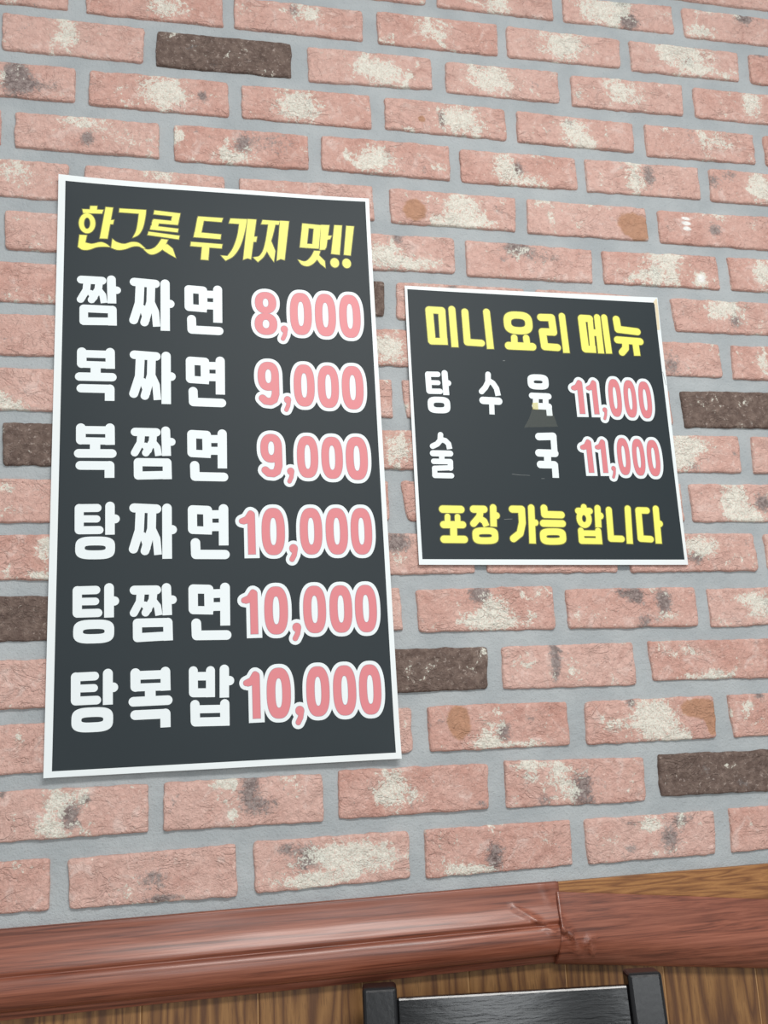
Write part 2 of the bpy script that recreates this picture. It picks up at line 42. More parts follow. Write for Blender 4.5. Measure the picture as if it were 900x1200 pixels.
HEAD_A = [['p',[[230.15,-353.13],[238.46,-352.49],[238.12,-358.4],[229.59,-358.78]]],['p',[[220.83,-358.38],[245.97,-357.27],[244.45,-362.46],[221.87,-363.63]]],['p',[[248.91,-353.02],[257.75,-353.15],[251.81,-396.71],[242.61,-397.08]]],['p',[[254.81,-371.03],[259.21,-370.17],[258.15,-376.12],[254.44,-376.38]]],['p',[[218.04,-394.04],[226.72,-393.96],[225.12,-404.05],[233.15,-405.34],[243.86,-402.26],[250.34,-404.19],[255.25,-408.07],[248.11,-408.02],[238.96,-409.41],[229.9,-413.41],[221.94,-413.94],[216.63,-410.63]]],['p',[[265.93,-353.6],[298.6,-352.99],[297.97,-361.4],[295.08,-377.73],[290.03,-388.23],[282.61,-393.27],[286.7,-383.67],[288.88,-370.14],[289.93,-358.77],[265.54,-358.73]]],['p',[[257.82,-396.83],[262.97,-400.7],[272.27,-402.71],[281.53,-399.44],[289.7,-399.95],[296.3,-405.34],[298.43,-407.59],[296.09,-407.48],[290.22,-404.69],[282.77,-405.45],[273.53,-409.75],[264.3,-411.42],[256.65,-409.03]]],['p',[[309.25,-352.72],[341.47,-354.62],[340.76,-359.57],[308.35,-358.2]]],['p',[[332.37,-355.04],[341.47,-354.89],[338.63,-370.56],[329.8,-368.77]]],['p',[[308.17,-365.23],[339.58,-366.43],[338.4,-371.12],[306.08,-370.49]]],['p',[[307,-366.66],[315.29,-367.13],[313,-379.13],[305.21,-379.15]]],['p',[[305.17,-374.59],[339.13,-376.73],[338.42,-381.63],[304.04,-380.03]]],['p',[[302.19,-383.38],[340.58,-386.59],[339.64,-391.49],[301.05,-388]]],['p',[[318.3,-392.68],[326.11,-393.22],[320.73,-405.32],[311.37,-413.36],[303.88,-414.64],[296.1,-408.27],[303.82,-408.29],[311.3,-403.81]]],['p',[[319.77,-401.65],[325.43,-399.41],[332.08,-405.1],[336.15,-417.61],[328.56,-413.31],[319.8,-407.51]]],['p',[[364.34,-357.27],[395.93,-357.38],[394.18,-362.99],[363.13,-362.53]]],['p',[[363.62,-359.23],[371.83,-360.26],[367.41,-384.73],[359.48,-384.2]]],['p',[[359.96,-379.85],[393.31,-381.03],[392.53,-387.6],[358.75,-386.95]]],['p',[[355.39,-394.17],[394.9,-395.01],[393.88,-400.75],[354.67,-399.86]]],['p',[[369.54,-397.25],[378.44,-397.73],[376.9,-418.22],[367.79,-417.99]]],['p',[[405.96,-357.19],[427.13,-356.73],[424.71,-371.19],[418.28,-394.8],[409.33,-410.26],[399.07,-417.63],[393.32,-411.02],[401.55,-411.29],[408.46,-400.06],[414.52,-381.46],[417.18,-364.05],[403.94,-363.92]]],['p',[[428.12,-356.38],[439.26,-356.38],[431.48,-413.7],[427.1,-412.36],[421.69,-414.86]]],['p',[[434.91,-381.42],[439.85,-381.08],[438.5,-388.27],[433.57,-388.61]]],['p',[[447.7,-356.32],[470.17,-356.33],[468.56,-361.43],[445.86,-362.25]]],['p',[[455.62,-359.05],[464.59,-359.78],[457.82,-386.69],[448.51,-408.29],[440.5,-416.92],[434.7,-411.07],[443.1,-408.09],[449.51,-394.08]]],['p',[[452.03,-391.73],[458.32,-386.38],[463.26,-399.99],[461.21,-415.62],[456.65,-408.58],[451.17,-398.06]]],['p',[[470.68,-355.74],[482.24,-355.72],[475.17,-412.03],[470.23,-410.71],[465.21,-413.47]]],['p',[[500.36,-357.46],[524.98,-358.47],[523.78,-364.14],[499.45,-363.09]]],['p',[[500.36,-357.46],[508.96,-357.95],[504.69,-392.61],[496.15,-392.07]]],['p',[[516.07,-358.28],[524.98,-358.47],[520.85,-392.64],[512.27,-392.1]]],['p',[[497.05,-386.78],[521.53,-387.07],[520.6,-392.66],[496.14,-392.35]]],['p',[[525.25,-357.89],[536.25,-357.66],[531.09,-390.03],[528.94,-393.49],[522.32,-394.2]]],['p',[[533.68,-373.2],[538.81,-372.85],[536.59,-377.73],[532.73,-378.83]]],['p',[[514.92,-396.34],[522.76,-396.38],[518.35,-408.21],[507.98,-418.16],[498.72,-417.64],[493.15,-410.62],[502.62,-412.48],[510.37,-405.15]]],['p',[[515.92,-405.07],[521.29,-402.8],[528.39,-410.32],[529.09,-419.87],[522.69,-414.52]]],['p',[[543.19,-357.16],[553.23,-357],[548.59,-399.67],[537.65,-399]]],['p',[[559.41,-357.11],[569.49,-357.23],[563.43,-399.82],[554.74,-399.27]]],['ring',[226.79,-377.33,6.89,10.84,5.93,1]],['ring',[541.78,-411.96,2.81,3.86,5.58,1]],['ring',[557.84,-411.78,2.82,3.87,5.6,1]]]
DISHES_A = [[['s',10.54,[[221.64,-454.73],[246.36,-454.81]],'rr'],['s',9.11,[[228.61,-458.44],[227.95,-468.26],[221.4,-481.41]],'rr'],['s',9.15,[[242.84,-457.61],[242.13,-466.68],[234.44,-481.22]],'rr'],['s',8.12,[[233.36,-472.31],[237.48,-477.98]],'rr'],['s',8.15,[[242.6,-467.42],[247.63,-474.09],[249.39,-484.77]],'rf'],['s',10.65,[[257.53,-452.34],[258.76,-484.79]],'rf'],['s',10.13,[[260.47,-466.67],[264.28,-466.71]],'rr'],['s',10.19,[[225.43,-493.43],[225.83,-510.13]],'rr'],['s',10.19,[[225.43,-493.17],[259.35,-493.21]],'rr'],['s',10.14,[[225.83,-510.13],[264.51,-508.76]],'rf'],['s',10.53,[[259.35,-493.21],[259.92,-514.32]],'rf'],['s',11.23,[[285.37,-454.12],[311.04,-455.38]],'rr'],['s',10.7,[[292.36,-458.14],[291.64,-482.52],[285.25,-506.01]],'rr'],['s',10.21,[[305.81,-458.48],[305.5,-480.61],[298.32,-508.42]],'rr'],['s',7.97,[[295.65,-488.65],[300.75,-504.96]],'rr'],['s',9.08,[[305.99,-480.59],[311.31,-493.25],[313.19,-513.36]],'rf'],['s',11.35,[[323.07,-454.31],[323.63,-518.44]],'rf'],['s',11.27,[[325.45,-481.62],[329.21,-481.77]],'rr'],['s',10.72,[[352.37,-460.24],[352.61,-484.61]],'rr'],['s',10.72,[[352.37,-460.24],[370.02,-460.98],[370.43,-485.14]],'rr'],['s',9.57,[[352.61,-485.46],[374.96,-486.4]],'rf'],['s',10.22,[[370.76,-466.38],[385.96,-466.08]],'rr'],['s',10.17,[[370.7,-481.72],[385.86,-481.76]],'rr'],['s',11.36,[[388.55,-459.11],[388.48,-504.6]],'rf'],['s',11.13,[[355.85,-501.11],[356.33,-515.37],[389.91,-515.81]],'rr']],[['s',11.16,[[224.45,-550.37],[224.8,-565.86]],'rr'],['s',11.02,[[257.81,-549.61],[258.39,-571.37]],'rf'],['s',9.91,[[224.5,-553.05],[257.85,-552.85]],'rr'],['s',8.88,[[224.82,-566.67],[263.17,-566.73]],'rf'],['s',11.89,[[241.09,-568.22],[241.35,-581.54]],'ff'],['s',10.8,[[222.69,-582.64],[260.65,-582.29]],'rr'],['s',10.76,[[224.85,-597.65],[258.37,-597.48]],'rr'],['s',11.36,[[258.14,-597.48],[258.39,-612.8]],'rf'],['s',11.2,[[286.64,-551.84],[312.62,-553.08]],'rr'],['s',10.67,[[293.71,-555.79],[292.98,-579.74],[286.52,-602.81]],'rr'],['s',10.18,[[307.32,-556.12],[307.01,-577.86],[299.74,-605.19]],'rr'],['s',7.94,[[297.05,-585.76],[302.2,-601.78]],'rr'],['s',9.05,[[307.5,-577.84],[312.89,-590.28],[314.79,-610.04]],'rf'],['s',11.31,[[324.78,-552.03],[325.36,-615.02]],'rf'],['s',11.23,[[327.2,-578.86],[331,-579]],'rr'],['s',10.75,[[354.08,-557.12],[354.32,-581.1]],'rr'],['s',10.75,[[354.08,-557.12],[372.13,-557.84],[372.55,-581.61]],'rr'],['s',9.6,[[354.32,-581.94],[377.18,-582.85]],'rf'],['s',10.25,[[372.88,-563.16],[388.43,-562.86]],'rr'],['s',10.2,[[372.82,-578.26],[388.32,-578.3]],'rr'],['s',11.4,[[391.08,-556.01],[391.01,-600.77]],'rf'],['s',11.16,[[357.64,-597.33],[358.13,-611.36],[392.47,-611.8]],'rr']],[['s',11.13,[[225.79,-647.83],[226.15,-663.16]],'rr'],['s',10.99,[[259.34,-647.08],[259.92,-668.61]],'rf'],['s',9.88,[[225.85,-650.48],[259.39,-650.29]],'rr'],['s',8.86,[[226.17,-663.96],[264.73,-664.02]],'rf'],['s',11.86,[[242.53,-665.49],[242.79,-678.67]],'ff'],['s',10.77,[[224.03,-679.76],[262.19,-679.42]],'rr'],['s',10.73,[[226.2,-694.61],[259.9,-694.44]],'rr'],['s',11.32,[[259.67,-694.44],[259.92,-709.6]],'rf'],['s',10.49,[[288.85,-651.65],[313.63,-651.73]],'rr'],['s',9.07,[[295.83,-655.33],[295.17,-665.04],[288.62,-678.06]],'rr'],['s',9.11,[[310.1,-654.5],[309.39,-663.48],[301.68,-677.88]],'rr'],['s',8.09,[[300.6,-669.05],[304.73,-674.67]],'rr'],['s',8.12,[[309.86,-664.22],[314.9,-670.81],[316.67,-681.38]],'rf'],['s',10.6,[[324.82,-649.29],[326.05,-681.4]],'rf'],['s',10.09,[[327.77,-663.47],[331.59,-663.51]],'rr'],['s',10.15,[[292.65,-689.96],[293.05,-706.49]],'rr'],['s',10.15,[[292.65,-689.7],[326.65,-689.74]],'rr'],['s',10.1,[[293.05,-706.49],[331.82,-705.14]],'rf'],['s',10.48,[[326.65,-689.74],[327.23,-710.64]],'rf'],['s',10.69,[[355.87,-653.08],[356.11,-676.87]],'rr'],['s',10.69,[[355.87,-653.08],[373.87,-653.8],[374.3,-677.38]],'rr'],['s',9.55,[[356.11,-677.7],[378.92,-678.61]],'rf'],['s',10.19,[[374.63,-659.07],[390.14,-658.78]],'rr'],['s',10.14,[[374.57,-674.05],[390.03,-674.09]],'rr'],['s',11.34,[[392.78,-651.99],[392.71,-696.38]],'rf'],['s',11.1,[[359.42,-692.97],[359.91,-706.88],[394.17,-707.31]],'rr']],[['s',10.17,[[226.34,-746.87],[226.98,-772.89]],'rr'],['s',9.69,[[226.34,-746.87],[246.72,-746.57]],'rr'],['s',8.68,[[226.66,-759.79],[246.28,-759.79]],'rr'],['s',9.61,[[226.99,-773.39],[249.57,-773.2]],'rr'],['s',10.78,[[261.13,-744.24],[261.74,-778.8]],'rf'],['s',10.73,[[263.5,-759.54],[267.24,-759.8]],'rr'],['ring',[245.4,-794.53,17.04,8.25,10.56,0.75]],['s',11.07,[[288.78,-746.39],[314.7,-747.6]],'rr'],['s',10.54,[[295.84,-750.26],[295.11,-773.69],[288.66,-796.27]],'rr'],['s',10.06,[[309.42,-750.58],[309.11,-771.85],[301.86,-798.6]],'rr'],['s',7.85,[[299.16,-779.59],[304.31,-795.27]],'rr'],['s',8.95,[[309.6,-771.83],[314.98,-784.01],[316.87,-803.34]],'rf'],['s',11.18,[[326.85,-746.58],[327.42,-808.22]],'rf'],['s',11.1,[[329.26,-772.83],[333.06,-772.97]],'rr'],['s',10.81,[[356.64,-748.31],[356.89,-772.59]],'rr'],['s',10.81,[[356.64,-748.31],[374.68,-749.04],[375.1,-773.11]],'rr'],['s',9.66,[[356.89,-773.44],[379.73,-774.36]],'rf'],['s',10.31,[[375.43,-754.42],[390.97,-754.12]],'rr'],['s',10.26,[[375.37,-769.71],[390.86,-769.75]],'rr'],['s',11.46,[[393.62,-747.18],[393.55,-792.5]],'rf'],['s',11.23,[[360.2,-789.02],[360.69,-803.23],[395.01,-803.67]],'rr']],[['s',10.23,[[226.65,-844.42],[227.3,-870.42]],'rr'],['s',9.74,[[226.65,-844.42],[247.26,-844.12]],'rr'],['s',8.73,[[226.97,-857.33],[246.83,-857.33]],'rr'],['s',9.66,[[227.3,-870.93],[250.15,-870.73]],'rr'],['s',10.84,[[261.85,-841.78],[262.46,-876.33]],'rf'],['s',10.79,[[264.25,-857.08],[268.03,-857.34]],'rr'],['ring',[245.93,-892.05,17.24,8.25,10.62,0.75]],['s',10.6,[[290.32,-845.05],[315.38,-845.13]],'rr'],['s',9.16,[[297.38,-848.75],[296.71,-858.55],[290.08,-871.69]],'rr'],['s',9.2,[[311.81,-847.92],[311.09,-856.98],[303.3,-871.5]],'rr'],['s',8.17,[[302.2,-862.6],[306.37,-868.26]],'rr'],['s',8.2,[[311.56,-857.72],[316.66,-864.38],[318.45,-875.04]],'rf'],['s',10.71,[[326.7,-842.66],[327.94,-875.06]],'rf'],['s',10.19,[[329.68,-856.97],[333.54,-857.01]],'rr'],['s',10.25,[[294.17,-883.68],[294.56,-900.36]],'rr'],['s',10.25,[[294.17,-883.42],[328.54,-883.46]],'rr'],['s',10.2,[[294.56,-900.36],[333.78,-899]],'rf'],['s',10.59,[[328.54,-883.46],[329.13,-904.55]],'rf'],['s',10.84,[[357.41,-844.64],[357.65,-868.88]],'rr'],['s',10.84,[[357.41,-844.64],[375.55,-845.37],[375.97,-869.4]],'rr'],['s',9.68,[[357.65,-869.73],[380.63,-870.66]],'rf'],['s',10.33,[[376.31,-850.74],[391.93,-850.45]],'rr'],['s',10.28,[[376.25,-866.01],[391.82,-866.05]],'rr'],['s',11.49,[[394.6,-843.52],[394.53,-888.77]],'rf'],['s',11.25,[[360.98,-885.29],[361.48,-899.48],[395.99,-899.92]],'rr']],[['s',10.22,[[227.42,-942.83],[228.07,-969]],'rr'],['s',9.74,[[227.42,-942.83],[247.89,-942.52]],'rr'],['s',8.73,[[227.74,-955.82],[247.46,-955.82]],'rr'],['s',9.66,[[228.08,-969.51],[250.76,-969.32]],'rr'],['s',10.83,[[262.37,-940.17],[262.99,-974.95]],'rf'],['s',10.78,[[264.76,-955.57],[268.51,-955.83]],'rr'],['ring',[246.57,-990.78,17.12,8.3,10.61,0.75]],['s',11.11,[[292.64,-940.82],[293,-956.18]],'rr'],['s',10.97,[[325.98,-940.07],[326.56,-961.65]],'rf'],['s',9.87,[[292.7,-943.47],[326.02,-943.28]],'rr'],['s',8.84,[[293.01,-956.98],[331.33,-957.05]],'rf'],['s',11.84,[[309.27,-958.53],[309.53,-971.73]],'ff'],['s',10.75,[[290.88,-972.83],[328.81,-972.48]],'rr'],['s',10.71,[[293.04,-987.72],[326.54,-987.55]],'rr'],['s',11.3,[[326.31,-987.55],[326.56,-1002.74]],'rf'],['s',10.16,[[357.51,-940.2],[357.72,-964.89]],'rr'],['s',10.22,[[377.11,-940.63],[376.96,-971.01]],'rf'],['s',9.66,[[357.5,-946.57],[377.08,-947.03]],'rr'],['s',10.09,[[357.72,-965.38],[382,-966.09]],'rf'],['s',10.75,[[393,-939.69],[392.73,-972.13]],'rf'],['s',10.72,[[395.3,-952.86],[398.91,-952.99]],'rr'],['s',10.53,[[359.36,-978.79],[359.8,-997.61]],'rr'],['s',10.63,[[393.15,-979.23],[393.19,-1003.48]],'rf'],['s',9.08,[[359.35,-984.11],[393.11,-984.82]],'rr'],['s',10,[[359.8,-998.33],[398.48,-999.13]],'rf']]]
PRICES_A = [[['8',434.71,-518.85,464.13,-458.74],[',',467.22,-526.18,477.71,-503.11],['0',480.3,-516.87,509.22,-457.58],['0',512.9,-517.32,540.9,-457.17],['0',544.86,-518.04,573.69,-456.76]],[['9',437.26,-613.47,464.75,-554.96],[',',469.44,-622.17,479.51,-598.65],['0',482.76,-614.05,509.96,-556.89],['0',513.57,-615.02,541.32,-557.31],['0',544.73,-616.26,573.53,-556.68]],[['9',439.09,-707.05,466.51,-650.82],[',',471.19,-715.41,481.24,-692.81],['0',484.48,-707.6,511.62,-652.68],['0',515.22,-708.54,542.9,-653.08],['0',546.31,-709.73,575.04,-652.47]],[['1',411.35,-804.11,432.16,-746.47],['0',438.96,-805.14,467.62,-745.88],[',',471.34,-813.59,483.05,-790.34],['0',485.54,-804.76,513.66,-745.77],['0',517.55,-805.02,545.74,-745.69],['0',548.89,-805.28,576.33,-745.62]],[['1',412.79,-900.03,433.61,-843.59],['0',440.41,-901.04,469.09,-843.01],[',',472.81,-909.32,484.52,-886.55],['0',487.01,-900.67,515.15,-842.9],['0',519.04,-900.93,547.24,-842.82],['0',550.39,-901.18,577.84,-842.76]],[['1',413.88,-997.83,434.67,-940.36],['0',441.47,-998.86,470.11,-939.78],[',',473.83,-1007.28,485.53,-984.1],['0',488.02,-998.48,516.12,-939.67],['0',520.01,-998.74,548.18,-939.59],['0',551.33,-999,578.75,-939.52]]]
HEADS_B = [[['s',10.08,[[667.48,-473.13],[668.63,-517.28]],'rr'],['s',9.62,[[667.5,-472.9],[684.94,-472.96]],'rr'],['s',9.67,[[684.94,-472.96],[685,-521.87]],'rf'],['s',9.06,[[668.82,-517.73],[690.19,-517.28]],'rf'],['s',9.25,[[699.27,-470.36],[700.2,-524.7]],'rf'],['s',9.28,[[717.4,-473.21],[717.77,-517.05],[737.61,-517.6]],'rr'],['s',9.36,[[748.03,-471.93],[749.75,-525.23]],'rf'],['ring',[792.12,-485.88,15.39,11.44,10.14,0.6]],['s',10.7,[[775.98,-519.73],[809.87,-519.98]],'rr'],['s',8.89,[[784.77,-507.66],[784.28,-519.39]],'rr'],['s',8.93,[[801.91,-507.39],[802.49,-519.58]],'rr'],['s',10.25,[[825.65,-476.2],[841.21,-475.93],[842.3,-497.35]],'rr'],['s',10.24,[[842.09,-497.12],[826.11,-497.36],[827.48,-518.55]],'rr'],['s',10.14,[[827.43,-519.03],[845.86,-519.69]],'rr'],['s',9.14,[[856.89,-472.77],[858.57,-526.96]],'rf'],['s',10.66,[[885.76,-474.99],[886.98,-519.68]],'rr'],['s',10.17,[[885.81,-474.5],[897.55,-474.66]],'rr'],['s',7.78,[[898.35,-473.9],[897.91,-522.33]],'rf'],['s',10.05,[[887.18,-520.14],[902.43,-520.24]],'rf'],['s',9.67,[[898.09,-495.1],[907.66,-495.39]],'ff'],['s',8.78,[[909.16,-471.93],[909.76,-525.66]],'rf'],['s',8.8,[[919.83,-471.66],[921.54,-525.44]],'rf'],['s',10.31,[[937.82,-473.71],[938.84,-488.69],[967.63,-491.03]],'rr'],['s',10.22,[[936.37,-504.48],[970.34,-505.69]],'rr'],['s',9.76,[[948.05,-506.39],[947.13,-516.77],[941.34,-522.99]],'rr'],['s',9.31,[[962.99,-505.76],[963.72,-526.9]],'rf']],[['s',9.55,[[669.08,-747.12],[693.21,-747.5]],'rr'],['s',7.21,[[674.87,-756.6],[674.26,-766.06]],'rr'],['s',7.23,[[688.07,-757.02],[687.9,-766.08]],'rr'],['s',9.07,[[669.09,-767.31],[694.21,-767.56]],'rr'],['s',8.89,[[682,-768.17],[681.26,-785.95]],'ff'],['s',9.44,[[668.31,-786.3],[695.05,-786.64]],'rr'],['s',9.44,[[710.04,-747.04],[724.1,-747.22]],'rr'],['s',8.6,[[719.19,-749.15],[717.32,-757.01],[708.69,-766.1]],'rr'],['s',8.14,[[717.6,-759.13],[723.37,-762.94],[725.91,-769.51]],'rf'],['s',8.65,[[736.67,-744.85],[735.41,-769.95]],'rf'],['s',9.06,[[737.82,-755.51],[740.22,-755.51]],'rr'],['ring',[723.48,-781.94,12.94,6.53,8.53,0.75]],['s',9.36,[[762.57,-746.93],[775.11,-747.12],[774.71,-765.12],[770.47,-778.95],[760.93,-785.9]],'rr'],['s',8.77,[[788.58,-744.94],[786.47,-792.39]],'rf'],['s',8.72,[[788.65,-764.71],[792.39,-764.92]],'rr'],['s',9.25,[[806.14,-745.33],[806.25,-753.96],[829.48,-754.59]],'rr'],['s',9.19,[[803.41,-765.79],[829.94,-766.26]],'rr'],['ring',[815.38,-783.38,13.58,6.43,8.74,0.75]],['s',8.05,[[861.96,-743.89],[861.57,-750]],'rr'],['s',8.47,[[853.48,-749.14],[869.84,-749.33]],'rr'],['ring',[860.83,-759.57,6.81,8.73,7.57,1]],['s',8.54,[[881.22,-745.37],[879.87,-771.32]],'rf'],['s',9.41,[[881.72,-755.87],[884.01,-755.87]],'rr'],['s',7.97,[[854.7,-775.58],[854.49,-788.92]],'rr'],['s',8.46,[[878.91,-776.08],[878.9,-793.57]],'rf'],['s',7.52,[[854.58,-779.03],[879.23,-779.55]],'rr'],['s',7.93,[[854.44,-789.35],[882.92,-789.93]],'rf'],['s',8.57,[[897.04,-747.75],[896.05,-786.54],[911.13,-787.04]],'rr'],['s',8.64,[[924.3,-745.94],[922.13,-793.6]],'rf'],['s',8.69,[[951.54,-748.54],[939.4,-748.34],[938.41,-786.74],[952.71,-787.68]],'rr'],['s',8.73,[[965,-746.07],[963.66,-793.63]],'rf'],['s',9.14,[[965.11,-766.43],[968.13,-766.65]],'rr']]]
DISHES_B = [[[['s',7.9,[[660.45,-564.57],[660.88,-587.72]],'rr'],['s',7.52,[[660.45,-564.57],[673.91,-564.3]],'rr'],['s',6.74,[[660.66,-576.06],[673.62,-576.06]],'rr'],['s',7.46,[[660.88,-588.17],[675.79,-588]],'rr'],['s',8.37,[[683.42,-562.22],[683.82,-592.98]],'rf'],['s',8.33,[[684.99,-575.84],[687.46,-576.07]],'rr'],['ring',[673.04,-606.98,11.25,7.34,8.2,0.75]]],[['s',7.75,[[743.6,-561.85],[742.8,-572.6],[738.64,-580.24],[732.8,-586.53]],'rr'],['s',7.73,[[743.2,-570.31],[749.43,-574.21],[753.85,-581.36],[755.52,-591.76]],'rf'],['s',10.36,[[733.9,-598.92],[755.6,-599.45]],'rr'],['s',7.22,[[745.65,-600.4],[744.97,-618.19]],'ff']],[['ring',[813.56,-570.55,10.64,6.5,8.8,0.7]],['s',8.73,[[803.1,-590.38],[826.5,-590.85]],'rr'],['s',8.28,[[808.58,-590.68],[807.47,-603.26]],'rr'],['s',8.31,[[822.4,-590.28],[821.49,-602.89]],'rr'],['s',9.16,[[806.42,-604.89],[825.64,-605.29]],'rr'],['s',8.29,[[825.64,-605.29],[825.83,-618.26]],'rf']]],[[['s',7.43,[[672.5,-647.72],[671.59,-655.39],[667.39,-660.27],[660.95,-663.43]],'rr'],['s',7.41,[[672.32,-654.07],[678.5,-655.71],[682.57,-660.01],[683.64,-666.97]],'rf'],['s',8.22,[[660.8,-672.98],[683.9,-673.07]],'rr'],['s',7.37,[[672.61,-673.67],[671.99,-683.65]],'ff'],['s',7.33,[[661.23,-683.79],[683.41,-683.93],[683.07,-692.58]],'rr'],['s',6.92,[[682.88,-692.15],[661.74,-693.05],[661.58,-702.71]],'rr'],['s',7.29,[[661.59,-702.5],[683.7,-702.71]],'rr']],[['s',10.42,[[807.86,-647.77],[827.75,-646.94]],'rr'],['s',8.65,[[828.44,-646.93],[827.98,-669.12]],'rf'],['s',10.35,[[805.86,-670.35],[828.29,-670.68]],'rr'],['s',9.92,[[817.7,-672.17],[816.84,-686.61]],'ff'],['s',10.3,[[806.7,-686.29],[825.92,-686.5]],'rr'],['s',9.01,[[826.83,-686.49],[826.52,-704.39]],'rf']]]]
PRICES_B = [[['1',859.56,-614.78,877.86,-563.33],['1',881.36,-614.73,898.38,-562.62],[',',902.42,-623.72,909.99,-601.76],['0',913.79,-617.61,932.9,-562.68],['0',936.34,-618.24,955.1,-563.59],['0',958.3,-618.88,977.69,-564.76]],[['1',864.38,-697.15,882.28,-647.99],['1',885.7,-697.1,902.34,-647.31],[',',906.29,-705.69,913.69,-684.71],['0',917.41,-699.85,936.09,-647.37],['0',939.46,-700.45,957.8,-648.24],['0',960.93,-701.07,979.89,-649.36]]]
P1Q = [(190.8, -312.6), (591.9, -314.6), (598.9, -1051.3), (196.5, -1051.2)]
P1I = [(199.3, -320.9), (586.7, -319.5), (592.3, -1044.1), (205.2, -1044.5)]
P2Q = [(635.4, -439.6), (1004.8, -437.3), (1002.4, -822.6), (633.9, -818.7)]
P2I = [(638.8, -444.4), (999.1, -445.5), (998.2, -815.7), (638.6, -811.7)]
TAPE = [(801.8, -609.2), (829.3, -608.5), (835.8, -633.4), (788.2, -635.5), (796.0, -623.0)]
TAPE_Y = [(802.5, -600.6), (810.6, -599.9), (810.4, -610.2), (802.2, -609.7)]
AGED = [(997.6, -444.6), (1003.4, -438.4), (1004.1, -457.2), (1003.0, -486.7), (999.0, -486.9), (999.5, -450.0)]
SCUFFS = [(0.5, [(766.3, -699.8), (777.3, -701.0)]), (0.4, [(777.3, -701.0), (790.6, -701.3)]), (0.5, [(806.4, -705.6), (810.5, -705.5)]), (0.5, [(750.4, -760.5), (761.4, -759.9)]), (0.9, [(766.3, -541.6), (768.6, -541.6)]), (0.6, [(999.7, -549.7), (1002.2, -568.7)])]
RIDGE_L = [(723.6, -1225.5, 747.5, -1240.5, 2.4, 2.6), (747.5, -1240.5, 766.3, -1254.1, 2.4, 2.6), (763.3, -1206.2, 770.0, -1225.6, 0.8, 3), (747.3, -1267.2, 767.7, -1273.6, 0.8, 4)]
RIDGE_R = [(772.7, -1231.4, 777.1, -1252.3, 4.0, 2.2), (777.1, -1252.3, 787.1, -1258.7, 4.0, 2.2), (787.1, -1258.7, 790.4, -1268.2, 4.0, 2.2), (777.1, -1240.2, 784.3, -1254.7, 1.2, 4), (802.7, -1273.0, 808.8, -1266.1, 2.6, 2.0), (808.8, -1266.1, 817.5, -1264.1, 2.6, 2.0), (808.2, -1271.6, 813.4, -1283.2, 2.0, 2.2), (773.9, -1263.1, 790.7, -1275.6, 1.0, 4), (790.7, -1275.6, 798.3, -1285.5, 1.0, 4), (774.4, -1212.8, 768.2, -1290.1, 1.0, 5)]
CHAIR_LOC = (0.0807, -0.1371, 0)
CHAIR_YAW = -0.1836
CHAIR_HW = 0.1424
CHAIR_TOP = 0.8694
CHAIR_RAKE = 0.155
